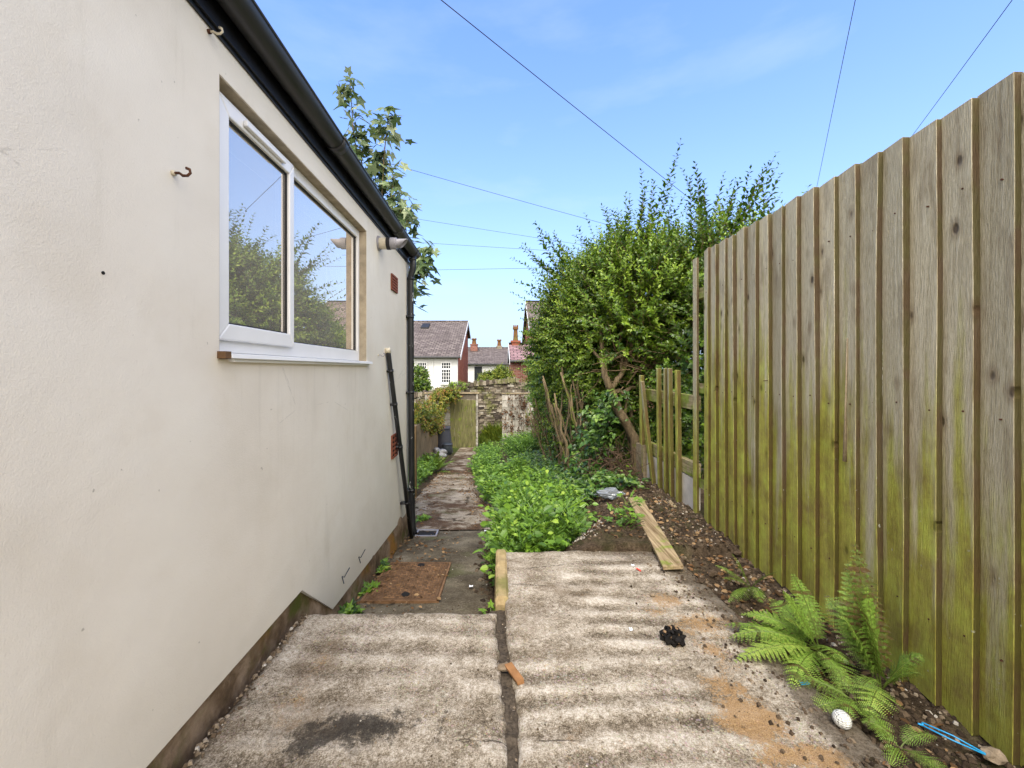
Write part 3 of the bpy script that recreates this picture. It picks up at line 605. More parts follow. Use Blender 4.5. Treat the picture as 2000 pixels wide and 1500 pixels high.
c = MB(); c.prism([(XF-.02, 1.255), (XF+.0, 1.261), (XW+.03, 1.256), (XW+.034, 1.238), (XF-.02, 1.238)], 'y', WY0+.02, WY1+.045); c.prism([(XF-.02, 1.226), (XW+.02, 1.226), (XW+.02, 1.2375), (XF-.02, 1.2375)], 'y', WY0+.05, WY1-.0)
o = c.build('sill', MAT['upvc'], W); bevel(o, .002)
c = MB(); c.box((XW+.001, WY0-.012, 1.237), (XW+.030, WY0+.019, 1.262)); c.build('sill_end_cap', MAT['iron'], W)
# plain room behind the glass
mb = MB(); mb.box((-3.2, WY0-.6, .3), (-3.15, WY1+.6, 2.39)); mb.box((-3.14, WY0-.65, .3), (D0, WY0-.6, 2.39)); mb.box((-3.14, WY1+.6, .3), (D0, WY1+.65, 2.39)); mb.box((-3.14, WY0-.6, .25), (D0, WY1+.6, .3)); mb.box((-3.14, WY0-.6, 2.385), (D0, WY1+.6, 2.395))
mb.build('room', MAT['room'], house)
# gully under the downpipe
mb = MB(); z = lerp_tab(PATH, 4.42)+.02
frame_y = [(-.86, 4.33), (-.63, 4.33), (-.63, 4.50), (-.86, 4.50)]
for (a0, b0, a1, b1) in ((-.86, 4.33, -.63, 4.345), (-.86, 4.485, -.63, 4.50), (-.86, 4.346, -.845, 4.484), (-.645, 4.346, -.63, 4.484)): mb.box((a0, b0, z-.02), (a1, b1, z+.022))
gl = tag(mb.build('drain_gully', MAT['grey']), 'small square open drain with pale rim at the foot of the downpipe', 'drain')
c = MB(); c.box((-.844, 4.346, z+.0), (-.646, 4.484, z+.010)); c.build('dark_hole_plate', MAT['dark'], gl)  # flat dark plate painted as the shade inside the open drain
# manhole cover
mc = thing('manhole_cover', (-.63, 3.1, -.42), 'rusty rectangular manhole cover sunk in the dark lower concrete path', 'manhole cover')
def pz(y, dz=.03): return lerp_tab(PATH, y)+dz
m0 = MB(); x0, x1, y0, y1 = -.88, -.40, 2.73, 3.46
m0.add([(x0, y0, pz(y0, .036)), (x1, y0, pz(y0, .036)), (x1, y1, pz(y1, .036)), (x0, y1, pz(y1, .036)), (x0, y0, pz(y0, 0)), (x1, y0, pz(y0, 0)), (x1, y1, pz(y1, 0)), (x0, y1, pz(y1, 0))], [(0, 1, 2, 3), (4, 5, 1, 0), (5, 6, 2, 1), (6, 7, 3, 2), (7, 4, 0, 3)], .55)
m0.build('plate', MAT['iron'], mc)
m1 = MB()
for i in range(15):
    for j in range(23):
        x = x0+.03+i*.030; y = y0+.03+j*.030; q = .010; d = 1 if (i+j) % 2 else 0
        a, b = ((.012, .004) if d else (.004, .012)); m1.add([(x-a, y-b, pz(y-b, .040)), (x+a, y-b, pz(y-b, .040)), (x+a, y+b, pz(y+b, .040)), (x-a, y+b, pz(y+b, .040)), (x-a-.003, y-b-.003, pz(y, .035)), (x+a+.003, y-b-.003, pz(y, .035)), (x+a+.003, y+b+.003, pz(y, .035)), (x-a-.003, y+b+.003, pz(y, .035))], [(0, 1, 2, 3), (4, 5, 1, 0), (5, 6, 2, 1), (6, 7, 3, 2), (7, 4, 0, 3)], random.uniform(.4, 1))
m1.build('tread_pattern', MAT['iron'], mc)
m2 = MB()
for (a0, b0, a1, b1) in ((x0-.02, y0-.02, x1+.02, y0-.004), (x0-.02, y1+.004, x1+.02, y1+.02), (x0-.02, y0-.003, x0-.004, y1+.003), (x1+.004, y0-.003, x1+.02, y1+.003)):
    m2.add([(a0, b0, pz(b0, .036)), (a1, b0, pz(b0, .036)), (a1, b1, pz(b1, .036)), (a0, b1, pz(b1, .036)), (a0, b0, pz(b0, 0)), (a1, b0, pz(b0, 0)), (a1, b1, pz(b1, 0)), (a0, b1, pz(b1, 0))], [(0, 1, 2, 3), (4, 5, 1, 0), (5, 6, 2, 1), (6, 7, 3, 2), (7, 4, 0, 3)], .9)
m2.build('rim', MAT['iron'], mc)
for (x, y) in ((-.62, 2.80), (-.62, 3.39)):
    c = MB(); c.tube([(x, y, pz(y, .037)), (x, y, pz(y, .0425))], .028, 14, 0); c.build('keyhole', MAT['dark'], mc)

# ---------------------------------------------------------------- tall featheredge fence
XFN = 1.61
edges = [3.06, 2.947, 2.83, 2.723, 2.613, 2.5, 2.376, 2.264, 2.15, 2.035, 1.92, 1.806, 1.695, 1.594, 1.474, 1.36, 1.254]
while edges[-1] > -.6: edges.append(edges[-1]-random.uniform(.108, .117))
fence = thing('tall_fence', (XFN, 3.3, 0), 'tall weathered featheredge timber fence, grey above and mossy green below', 'fence')
def board(parent, y0, y1, z0, z1, x=XFN, t0=.016, t1=.005, lean=0, bow=0, mat='fence', nseg=14, name='board', tx=0):
    """near edge y0 thick, far edge y1 thin"""
    m_ = MB(); V = []; s = random.uniform(0, 50); bw = random.uniform(-.006, .006) + bow
    for i in range(nseg+1):
        k = i/nseg; z = z0+(z1-z0)*k; dy = lean*k + .004*mn.noise(Vector((s, z*1.3, 0))) + bw*math.sin(math.pi*k); dx = .003*mn.noise(Vector((s+9, z*1.5, 0))) + tx*k
        zt0 = z; zt1 = z + (.002 if i == nseg else 0)
        V += [(x-t0+dx, y0+dy, zt0), (x+dx, y0+dy, zt0), (x+dx, y1+dy, zt1), (x-t1+dx, y1+dy, zt1)]
    Fc = [(4*i+k, 4*i+4+k, 4*i+4+(k+1) % 4, 4*i+(k+1) % 4) for i in range(nseg) for k in range(4)] + [(0, 1, 2, 3), (4*nseg+3, 4*nseg+2, 4*nseg+1, 4*nseg)]
    m_.add(V, Fc); return bevel(m_.build(name, MAT[mat], parent), .0015, 1)
for i, e in enumerate(edges):
    nxt = (edges[i-1] if i else 3.155) + .012
    hz = random.uniform(-.006, .006)
    lean = {3: .012, 5: -.01, 6: .008}.get(i, random.uniform(-.003, .003))
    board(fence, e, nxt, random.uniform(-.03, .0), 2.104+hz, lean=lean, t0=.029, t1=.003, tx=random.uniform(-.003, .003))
for i, e in enumerate(edges[:22]):
    for z in (.30, 1.05, 1.80):
        yy_ = e+.03+random.uniform(-.006, .006); zz = z+random.uniform(-.02, .02); xn = XFN-.0225; c = MB(); c.tube([(xn+.004, yy_, zz), (xn-.0035, yy_, zz)], .0032, 7); c.build('nail_head', MAT['rust'], fence)
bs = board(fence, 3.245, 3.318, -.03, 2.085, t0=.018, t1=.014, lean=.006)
for z in (.30, 1.05, 1.80):
    c = MB(); c.prism([(XFN+.003, z-.04), (XFN+.07, z-.04), (XFN+.003, z+.04)], 'y', -.7, 3.32); c.build('rail', MAT['wood_rail'], fence)
for y in (-.6, 1.2, 3.0):
    c = MB(); c.box((XFN+.072, y-.05, -.4), (XFN+.17, y+.05, 2.0)); c.build('post', MAT['wood_old'], fence)
# rusty nail poking out
c = MB(); c.tube([(XFN-.018, 2.44, 1.13), (XFN-.03, 2.38, 1.135)], .002, 6); c.build('nail', MAT['rust'], fence)
c = MB(); c.tube([(XFN-.02, 1.855, 1.34), (XFN-.022, 1.862, 1.0), (XFN-.020, 1.868, .78)], [.003, .004, .011], 8, wob=.3); c.build('sealant_drip', MAT['kerb'], fence, smooth=True)

# ---------------------------------------------------------------- low broken fence
low = thing('broken_fence', (XFN, 4.0, 0), 'low broken picket fence with mossy leaning slats beside the tall fence', 'fence')
xr = XFN+.004
for (z0, z1) in ((.865, .985), (.31, .43)):
    c = MB(); c.box((xr+.002, 3.325, z0), (xr+.05, 4.55, z1)); bevel(c.build('rail', MAT['wood_rail'], low), .004)
for (y0, y1, zt, z0, lean, tx) in ((3.555, 3.655, 1.19, -.02, .02, 0), (3.695, 3.79, 1.205, -.02, .05, 0), (3.825, 3.92, 1.205, -.03, .01, 0), (3.965, 4.07, 1.205, -.02, .03, 0), (4.12, 4.25, 1.07, .0, .22, -.04), (4.42, 4.56, 1.13, .08, .04, 0)):
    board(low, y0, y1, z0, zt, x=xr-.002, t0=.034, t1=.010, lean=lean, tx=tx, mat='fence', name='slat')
c = MB(); c.box((xr+.004, 3.325, -.15), (xr+.045, 4.40, .30)); c.build('gravel_board', MAT['gravel_board'], low)
c = MB(); c.box((xr-.03, 4.40, -.3), (xr+.08, 4.62, .38), jit=.01); c.build('concrete_post', MAT['kerb'], low)

# ---------------------------------------------------------------- edging stones
mb = MB()
ks = MB(); V = []
for (y0, y1, x0, x1, z1, nm) in ((2.12, 2.70, -.002, .066, .012, 'a'),):
    n = 24; 
    for i in range(n+1):
        y = y0+(y1-y0)*i/n
        o = .006*mn.noise(Vector((y*18, 1, 0))); h = z1+.008*mn.noise(Vector((y*14, 4, 0))) - (.03 if i == 0 else 0)
        V += [(x0+o-.012, y, -.45), (x0+o, y, h-.012), (x0+.012+o, y, h), (x1-.012+o, y, h), (x1+o*.4, y, h-.012), (x1, y, -.45)]
    ks.add(V, [(6*i+k, 6*i+6+k, 6*i+7+k, 6*i+k+1) for i in range(n) for k in range(5)] + [(0, 1, 2, 3, 4, 5), tuple(6*n+k for k in (5, 4, 3, 2, 1, 0))], .8)
tag(ks.build('kerb_stone', MAT['yellow']), 'upright yellowish kerb stone at the far left corner of the ribbed slab', 'kerb')
pts = [(.10, 4.9), (.06, 5.25), (-.03, 5.7), (-.14, 6.15), (-.26, 6.6), (-.34, 7.1)]
le = ['edging kerb between path and weeds, nearest and lowest in the photo', 'edging kerb between path and weeds, second from the near end', 'edging kerb between path and weeds, third from the near end', 'edging kerb between path and weeds, fourth from the near end', 'edging kerb between path and weeds, farthest piece by the mulch']
for i in range(len(pts)-1):
    (xa, ya), (xb, yb) = pts[i], pts[i+1]; c = MB(); d = Vector((xb-xa, yb-ya, 0)).normalized(); nr = Vector((d.y, -d.x, 0))*.035; n = 8; V = []
    for k in range(n+1):
        t = .01+.98*k/n; x = xa+(xb-xa)*t; y = ya+(yb-ya)*t; z = lerp_tab(PATH, y); h = .095+.008*mn.noise(Vector((x*20, y*20, 0)))
        V += [(x-nr.x, y-nr.y, z-.05), (x-nr.x*.9, y-nr.y*.9, z+h-.012), (x-nr.x*.5, y-nr.y*.5, z+h), (x+nr.x*.5, y+nr.y*.5, z+h), (x+nr.x*.9, y+nr.y*.9, z+h-.012), (x+nr.x, y+nr.y, z-.05)]
    c.add(V, [(6*q+k, 6*q+6+k, 6*q+7+k, 6*q+k+1) for q in range(n) for k in range(5)] + [(0, 1, 2, 3, 4, 5), tuple(6*n+k for k in (5, 4, 3, 2, 1, 0))], random.uniform(.2, .9))
    tag(c.build('edging_kerb', MAT['kerb']), le[i], 'kerb', 'edging kerbs between the path and the weeds')

# ---------------------------------------------------------------- block walls and shed door
def blockwall(name, x0, x1, y, z0, z1, label, hole=None):
    t = thing(name, ((x0+x1)/2, y, z0), label, 'wall'); c = MB(); bh = .225; bw = .45; th = .12
    core = MB()
    if hole: core.box((x0+.01, y+.012, z0), (hole[0], y+th, z1-.01)); core.box((hole[1], y+.012, z0), (x1-.01, y+th, z1-.01)); core.box((hole[0], y+.012, hole[2]), (hole[1], y+th, z1-.01))
    else: core.box((x0+.01, y+.012, z0), (x1-.01, y+th, z1-.01))
    r = 0; z = z1-.008
    while z > z0:
        x = x0 - (bw/2 if r % 2 else 0)
        while x < x1:
            a, b = max(x, x0), min(x+bw, x1)-.012; segs = [(a, b)]
            if hole and z-bh < hole[2]-.02:
                segs = [(a, min(b, hole[0])), (max(a, hole[1]), b)]
            for (p, q) in segs:
                if q-p > .04: c.box((p, y, z-bh+.012), (q, y+th-.002, z), random.random(), jit=.003)
            x += bw
        z -= bh; r += 1
    core.build('mortar', MAT['mortar'], t); c.build('blocks', MAT['block'], t)
    c = MB(); c.box((x0-.03, y-.03, z1), (x1+.03, y+th+.03, z1+.05), jit=.006); c.build('coping', MAT['kerb'], t)
    return t
YB = 14.4
dx0, dx1 = (880-VX)/F*YB, (929-VX)/F*YB
wa = blockwall('block_wall', -2.5, (934-VX)/F*YB, YB, -1.7, .34, 'grey concrete block wall with a doorway, left of the gap at the garden end', hole=(dx0, dx1, .14))
wb = blockwall('block_wall', (981-VX)/F*YB, 2.6, YB, -1.7, .32, 'grey concrete block wall with dead creeper, right of the gap at the garden end')
dr = thing('shed_door', ((dx0+dx1)/2, YB-.02, -1.62), 'mossy vertical-plank wooden door set in the far block wall', 'door')
nb = 6; w = (dx1-dx0+.02)/nb
c = MB()
for i in range(nb): c.box((dx0-.01+i*w+.004, YB-.045-random.uniform(0, .008), -1.62), (dx0-.01+(i+1)*w-.004, YB-.015, .12+random.uniform(-.01, .01)), random.random())
c.build('planks', MAT['door'], dr)
c = MB(); [c.box((dx0, YB-.014, z), (dx1, YB+.02, z+.1)) for z in (-1.4, -.7, -.1)]; c.build('ledges', MAT['door'], dr)
# rubble stone wall behind
sw = thing('stone_wall', (-1, 17, -1.7), 'old dry stone boundary wall with upright coping stones across the garden end', 'wall')
def swtop(x): return float(np.interp(x, [-5, -3.4, -1.2, -.6, .4, .7, 1.2, 5], [-.02, .04, .48, .56, .64, .68, .66, .66]))
c = MB(); core = MB()
xx = -6.0
while xx < 5:
    core.box((xx, 17.05, -1.8), (xx+.25, 17.4, swtop(xx)-.03)); xx += .25
z = -1.75
while z < .75:
    h = random.uniform(.05, .115); x = -6+random.uniform(0, .3)
    while x < 5:
        w = random.uniform(.09, .30)
        if z+h < swtop(x+w/2)+.02: c.box((x+.008, 16.96+random.uniform(0, .07), z+.006), (x+w-.008, 17.3, z+h-.006), min(1, max(0, random.gauss(.55, .26))), jit=.014)
        x += w
    z += h
core.build('mortar', MAT['mortar'], sw); c.build('stones', MAT['stone'], sw)
c = MB(); x = -6
while x < .9:
    w = random.uniform(.07, .16); t = swtop(x); a = random.uniform(-.2, .2)
    c.box((x, 16.93, t-.02), (x+w-.008, 17.35, t+random.uniform(.12, .22)), random.uniform(.15, .8), rot=[[math.cos(a), 0, math.sin(a)], [0, 1, 0], [-math.sin(a), 0, math.cos(a)]], jit=.012); x += w
c.build('coping', MAT['stone'], sw)
# low rendered garden wall on the left, timber post
c = MB(); c.prism([(7.6, -1.3), (13.6, -1.75), (13.6, -.28), (7.6, -.02)], 'x', -2.0, -1.84)
tag(c.build('garden_wall', MAT['tanwall']), 'low tan rendered garden wall behind the fern and below the yellow creeper', 'wall')
c = MB(); c.box((-1.345, 6.45, -1.0), (-1.262, 6.53, .30)); bevel(tag(c.build('timber_post', MAT['post']), 'slim brown timber post standing just beyond the downpipe', 'post'), .004)

# ---------------------------------------------------------------- houses beyond
def cottage_window(par, x0, x1, z0, z1, y, cols=4, rows=5, white=True, top=.36):
    m_ = MB(); m_.box((x0, y-.03, z0), (x1, y-.005, z1)); w = m_.build('window', MAT['void'], par)
    f = MB(); t = .06
    for b in ((x0-.02, z0-.03, x1+.02, z0+t-.02), (x0-.02, z1-t+.02, x1+.02, z1+.02), (x0-.02, z0+t-.019, x0+t-.02, z1-t+.019), (x1-t+.02, z0+t-.019, x1+.02, z1-t+.019)): f.box((b[0], y-.07, b[1]), (b[2], y-.035, b[3]))
    if top: zz = z1-(z1-z0)*top; f.box((x0+.04, y-.068, zz-.05), (x1-.04, y-.036, zz+.03))
    for i in range(1, cols): xx_ = x0+(x1-x0)*i/cols; f.box((xx_-.013, y-.060, z0+.04), (xx_+.013, y-.038, z1-.04))
    for j in range(1, rows): zz = z0+(z1-z0)*j/rows; f.box((x0+.04, y-.058, zz-.013), (x1-.04, y-.040, zz+.013))
    f.build('frame', MAT['upvc'] if white else MAT['gasket'], w)
    s = MB(); s.box((x0-.06, y-.12, z0-.10), (x1+.06, y-.002, z0-.035)); s.build('sill', MAT['whitewall'], w); return w
def gabled(t, x0, x1, y0, yr, y1, zb_, ze, zr, zre, frontmat, gablemat, roofmat, over=.2):
    c = MB(); c.box((x0, y0, zb_), (x1, y0+.3, ze)); c.build('front_wall', frontmat, t)
    for (a, b) in ((x0+.001, x0+.3), (x1-.3, x1-.001)): c = MB(); c.prism([(y0+.301, zb_), (y1, zb_), (y1, zre), (yr, zr-.05), (y0+.301, ze)], 'x', a, b); c.build('gable_wall', gablemat, t)
    k = (zr-ze)/(yr-y0); kb = (zr-zre)/(y1-yr); c = MB(); e = .25
    c.prism([(y0-e, ze-e*k+.12), (yr, zr+.12), (y1+e, zre-e*kb+.12), (y1+e, zre-e*kb), (yr, zr), (y0-e, ze-e*k)], 'x', x0-over, x1+over); r = c.build('roof', roofmat, t)
    for xx_ in (x0-over-.03, x1+over+.002): c = MB(); c.prism([(y0-e-.01, ze-e*k-.12), (yr, zr-.10), (y1+e, zre-e*kb-.12), (y1+e, zre-e*kb+.14), (yr, zr+.15), (y0-e-.01, ze-e*k+.14)], 'x', xx_, xx_+.028); c.build('verge', MAT['verge'], t)
    c = MB(); c.tube([(x0-over, y0-e-.07, ze-e*k+.04), (x1+over, y0-e-.07, ze-e*k+.04)], .06, 10); c.build('gutter', MAT['gutter'], t)
    c = MB(); c.box((x0-over, yr-.10, zr+.10), (x1+over, yr+.10, zr+.18)); c.build('ridge', MAT['slate'], r); return r
hA = thing('cottage', (-7, 27, -1.6), 'white fronted house with grey slate roof, skylight and red brick gable, at the left', 'house')
yA = 25.0; xA = (900-VX)/F*yA
rA = gabled(hA, -16, xA-.2, yA, 31.5, 34.3, -1.7, 1.98, 4.75, 3.85, MAT['whitewall'], MAT['brick_y'], MAT['slate'])
for (a, b) in ((862, 881), (816, 834), (764, 783)): cottage_window(hA, (a-VX)/F*yA, (b-VX)/F*yA, .36, 1.62, yA, 4, 6, True, .32)
c = MB(); c.tube([((845-VX)/F*yA, yA-.05, -1.6), ((845-VX)/F*yA, yA-.05, 1.95)], .035, 8); c.build('downpipe', MAT['whitewall'], hA)
kk = (4.75-1.98)/6.5; sy = 30.2; sz = 1.98+(sy-yA)*kk+.12; sx = (831-VX)/F*sy
c = MB(); c.prism([(sy-.45, sz-.45*kk+.0), (sy+.45, sz+.45*kk), (sy+.45, sz+.45*kk+.12), (sy-.45, sz-.45*kk+.12)], 'x', sx-.28, sx+.28); sk = c.build('skylight', MAT['gasket'], rA)
hB = thing('terrace_house', (-1, 46, -1.6), 'distant low house with dark roof and white wall behind the yellow-green shrub', 'house')
rB = gabled(hB, -3.2, 6.0, 42, 47, 51, -1.7, 1.75, 3.55, 2, MAT['whitewall'], MAT['whitewall'], MAT['slate'])
cottage_window(hB, (927-VX)/F*42, (941-VX)/F*42, -.05, 1.45, 42, 2, 2, False, 0)
def chimney(par, x, y, z, w, h, mat, pot=.3, pr=.12, name='chimney'):
    c = MB(); c.box((x-w/2, y-w/2, z), (x+w/2, y+w/2, z+h), .9); c.box((x-w/2-.05, y-w/2-.05, z+h+.001), (x+w/2+.05, y+w/2+.05, z+h+.10), .9); ch = c.build(name, mat, par)
    c = MB(); z2 = z+h+.1
    c.tube([(x, y, z2), (x, y, z2+pot*.15), (x, y, z2+pot*.7), (x, y, z2+pot*.72), (x, y, z2+pot*.82), (x, y, z2+pot*.9)], [pr*1.15, pr, pr*.82, pr*1.2, pr*1.2, pr*1.05], 12, .35)
    for k in range(7):
        t = 2*math.pi*k/7; c.box((x+pr*.95*math.cos(t)-.025, y+pr*.95*math.sin(t)-.025, z2+pot*.88), (x+pr*.95*math.cos(t)+.025, y+pr*.95*math.sin(t)+.025, z2+pot), .4)
    c.build('chimney_pot', MAT['pot'], ch)
chimney(hB, (975-VX)/F*47, 47, 3.3, .6, .45, MAT['stone'], .8, .22)
chimney(hB, (926-VX)/F*46, 46, 3.2, .8, .7, MAT['brick_x'], .7, .25)
hC = thing('outbuilding', (1.6, 20, -1.6), 'small brick outbuilding with purple slate roof and tall chimney pot, beside the hedge top', 'outbuilding')
gabled(hC, (998-VX)/F*20, 4.6, 20, 21.6, 23.2, -1.7, 1.66, 2.42, 1.66, MAT['brick_x'], MAT['brick_x'], MAT['purple'], over=.06)
chimney(hC, (1007-VX)/F*21.6, 21.6, 2.35, .42, .25, MAT['terracotta'], .82, .125)
hD = thing('brick_house', (7, 33, -1.6), 'tall red brick house with slate roof and white verge half hidden behind the hedge', 'house')
gabled(hD, (1041-VX)/F*27, 10.5, 27, 31, 35, -1.7, 3.5, 6.2, 3.5, MAT['brick_x'], MAT['brick_y'], MAT['slate'])
hE = thing('neighbour_house', (12, 15, -1.6), 'slate roofed house beyond the tall fence, seen only as a reflection in the window', 'house')
rE = gabled(hE, 10.5, 19, 11.5, 15, 18.5, -1.7, 2.2, 4.3, 2.2, MAT['whitewall'], MAT['whitewall'], MAT['slate'])

# ---------------------------------------------------------------- foliage tools
LANCE = ([(0, 0, 0), (-.27, .42, .05), (0, .46, -.02), (.27, .42, .05), (0, 1, -.06)], [(0, 2, 1), (0, 3, 2), (1, 2, 4), (2, 3, 4)])
OVAL = ([(0, 0, 0), (-.30, .30, .06), (-.26, .68, .05), (0, 1, -.05), (.26, .68, .05), (.30, .30, .06), (0, .45, -.02)], [(0, 6, 1), (1, 6, 2), (2, 6, 3), (3, 6, 4), (4, 6, 5), (5, 6, 0)])
def lobed(n=5, deep=.55, w=.95):
    V = [(0, .32, -.03)]; m = 2*n+1
    for i in range(m):
        a = -math.pi*.93 + 2*math.pi*.93*i/(m-1); r = (.62 if i % 2 else .62*deep); 
        if i % 2: r *= (.75+.45*math.cos(a)**2) if abs(a) < math.pi/2 else .8
        V.append((math.sin(a)*r*w, .32+math.cos(a)*r, .05*abs(math.sin(a))-.05*(i % 2)))
    return V, [(0, 1+i, 2+i) for i in range(m-1)]
MAPLE = lobed(5, .5); IVY = lobed(3, .62, .8); WEED = lobed(5, .5, .72)
def shoots(leafmb, stemmb, O, D, L, m, size, tmpl=LANCE, tint=.5, tvar=.25, droop=.0, tipgain=.25, rad=.003, spread=.75, curl=.15, start=.1):
    n = len(O); D = unit(D); m = int(m); t = np.linspace(start, 1, m)[None, :, None]
    C = rng.normal(0, curl, (n, 1, 3)); C[:, :, 2] -= droop
    L = np.broadcast_to(np.asarray(L, float), (n,))[:, None, None]
    P = O[:, None] + D[:, None]*L*t + C*L*t*t
    T = unit(D[:, None] + 2*C*t)
    up = np.tile(np.array([0, 0, 1.]), (n, 1)) + rng.normal(0, .3, (n, 3)); A = unit(np.cross(D, up)); B = np.cross(D, A)
    ph = rng.uniform(0, 6.28, (n, 1)) + np.arange(m)[None]*math.pi/2 + rng.normal(0, .25, (n, m))
    U = A[:, None]*np.cos(ph)[..., None] + B[:, None]*np.sin(ph)[..., None]
    tn = np.broadcast_to(np.asarray(tint, float), (n,))[:, None]
    for sg_ in (1, -1):
        dirs = unit(U*sg_*spread + T*.6 + rng.normal(0, .15, U.shape)); nr = unit(T - U*sg_*.5 + np.array([0, 0, .6]) + rng.normal(0, .2, U.shape))
        sz = size*rng.uniform(.7, 1.25, (n, m))*(1-.45*np.clip((t[..., 0]-.6)/.4, 0, 1))
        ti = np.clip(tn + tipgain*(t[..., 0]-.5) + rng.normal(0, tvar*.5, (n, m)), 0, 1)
        leafmb.leaves(tmpl, P.reshape(-1, 3), dirs.reshape(-1, 3), nr.reshape(-1, 3), sz.ravel(), ti.ravel())
    if stemmb is not None:
        q = 5; tt = np.linspace(0, 1, q)[None, :, None]; Q = O[:, None] + D[:, None]*L*tt + C*L*tt*tt
        rr = (rad*(1-.7*tt)); V = np.stack([Q + rr*(A[:, None]*math.cos(a)+B[:, None]*math.sin(a)) for a in (0, 2.09, 4.19)], 2).reshape(-1, 3)
        base = (np.arange(n)*q*3)[:, None, None] + (np.arange(q-1)*3)[None, :, None]; k = np.arange(3)[None, None]; k2 = (k+1) % 3
        stemmb.add(V, np.stack([base+k, base+k2, base+3+k2, base+3+k], -1).reshape(-1, 4))
def ellip(E, n, inner=.55, bias=None):
    """points and outward directions in the shell of one ellipsoid"""
    c, r = np.array(E[0]), np.array(E[1]); d = unit(rng.normal(0, 1, (n, 3))); k = rng.uniform(inner, 1, (n, 1))**.6
    return c + d*r*k, unit(d/r)
def wands(pts, leafmb, stemmb, base, size, tint, m=22, tmpl=LANCE, L=.9, up=.6):
    for p in pts:
        tip = np.array(p); b = np.array(base(tip)); d = tip-b; O = b[None]; l = np.linalg.norm(d)
        shoots(leafmb, stemmb, O, d[None], l*.97, max(8, int(l/.045)), size, tmpl, tint, .35, -.02, .1, .004, .9, .09, .12)
def limb(m_, pts, r0, r1, n=8, wob=.12, jit=.02, tint=.5):
    P = [Vector(p) for p in pts]; Q = []; 
    for i in range(len(P)-1):
        for k in range(4): Q.append(P[i].lerp(P[i+1], k/4) + Vector((random.uniform(-jit, jit), random.uniform(-jit, jit), random.uniform(-jit, jit))*1)*(0 if i == 0 and k == 0 else 1))
    Q.append(P[-1]); m_.tube(Q, [r0+(r1-r0)*i/(len(Q)-1) for i in range(len(Q))], n, tint, wob=wob)

# ---------------------------------------------------------------- tall privet bush by the fence
pb = thing('privet_bush', (1.72, 5.1, -.15), 'tall bushy privet with long leafy shoots rising behind the fences, its bent trunk showing', 'bush')
lf = MB(); st = MB()
def fill(E, n, up, L, m, size, tint, inner=.5, out=1.0, tmpl=LANCE, tv=.3, L2=None, droop=0, cut=None, **kw):
    O, D = ellip(E, n, inner)
    keep = np.array([(cut is None or cut(o)) for o in O]); O = O[keep]; D = D[keep]; k = len(O)
    d = D*out + np.array([0, 0, up]) + rng.normal(0, .35, (k, 3))
    tt = np.clip(tint + rng.normal(0, .16, k), 0, 1)
    shoots(lf_cur, st_cur, O, d, rng.uniform(L*.6, L*1.3, k), m, size, tmpl, tt, tv, droop, **kw)
lf_cur, st_cur = lf, st
notfence = lambda o: not (o[1] < 4.75 and o[0] < XFN+.12) and not (o[1] < 3.6 and o[0] < XFN+.3)
fill(((1.85, 5.35, 2.05), (.78, .75, .85)), 1700, .7, .34, 10, .062, .55, .35, .9, cut=notfence)
fill(((1.52, 5.9, 1.72), (.64, .8, .82)), 1150, .3, .32, 9, .062, .62, .4, cut=notfence)
fill(((1.25, 6.1, 2.15), (.48, .7, .58)), 560, .6, .36, 10, .062, .56, .3, .9)
fill(((2.75, 5.05, 2.15), (.85, .75, .72)), 1050, .7, .36, 10, .062, .42, .3, .8, cut=notfence)
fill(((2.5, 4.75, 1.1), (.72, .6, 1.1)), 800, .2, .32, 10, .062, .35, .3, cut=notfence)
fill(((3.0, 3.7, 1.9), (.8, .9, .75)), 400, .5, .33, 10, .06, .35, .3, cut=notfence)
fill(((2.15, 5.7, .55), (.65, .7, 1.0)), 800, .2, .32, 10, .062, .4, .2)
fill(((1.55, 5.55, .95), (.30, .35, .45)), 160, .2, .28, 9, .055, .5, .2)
tips = [at(1305, 302, 5.1), at(1362, 312, 5.2), at(1275, 330, 5.0), at(1225, 372, 5.3), at(1215, 378, 5.6), at(1172, 404, 5.5), at(1125, 432, 5.5), at(1250, 395, 5.2), at(1335, 345, 5.3),
        at(1385, 345, 5.4), at(1410, 372, 5.2), at(1440, 385, 5.2), at(1492, 312, 5.0), at(1510, 345, 4.9), at(1538, 340, 4.9), at(1465, 375, 5.1), at(1550, 385, 4.8), at(1470, 345, 5.0), at(1425, 350, 5.0),
        at(1150, 425, 5.8), at(1048, 445, 6.2), at(1022, 455, 6.2), at(1085, 470, 6.3), at(1110, 500, 6.2), at(1030, 541, 6.4), at(1065, 520, 6.4), at(1075, 568, 6.4), at(1195, 392, 5.6), at(1290, 350, 5.4), at(1318, 335, 5.4), at(1375, 365, 5.6)]
def wbase(t):
    c = np.array((1.75, 5.6, 1.9)) if t[0] < 2.4 else np.array((2.6, 5.1, 2.1))
    v = c-t; l = np.linalg.norm(v); return t + v/l*min(l*.75, random.uniform(.75, 1.15)) + np.array((0, 0, -.12))
wands([tuple(t) for t in tips], lf, st, wbase, .090, .30)
sub = []
for t in tips:
    for _ in range(3):
        q = np.array(t)+rng.normal(0, .19, 3)+np.array((0, 0, -.28)); sub.append(tuple(q))
wands(sub, lf, st, wbase, .075, .42)
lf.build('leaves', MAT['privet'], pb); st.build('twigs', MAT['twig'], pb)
tk = MB()
J = Vector((1.40, 5.0, .93))
limb(tk, [(1.78, 5.15, -.25), (1.70, 5.05, .35), (1.52, 5.0, .62), J], .065, .05)
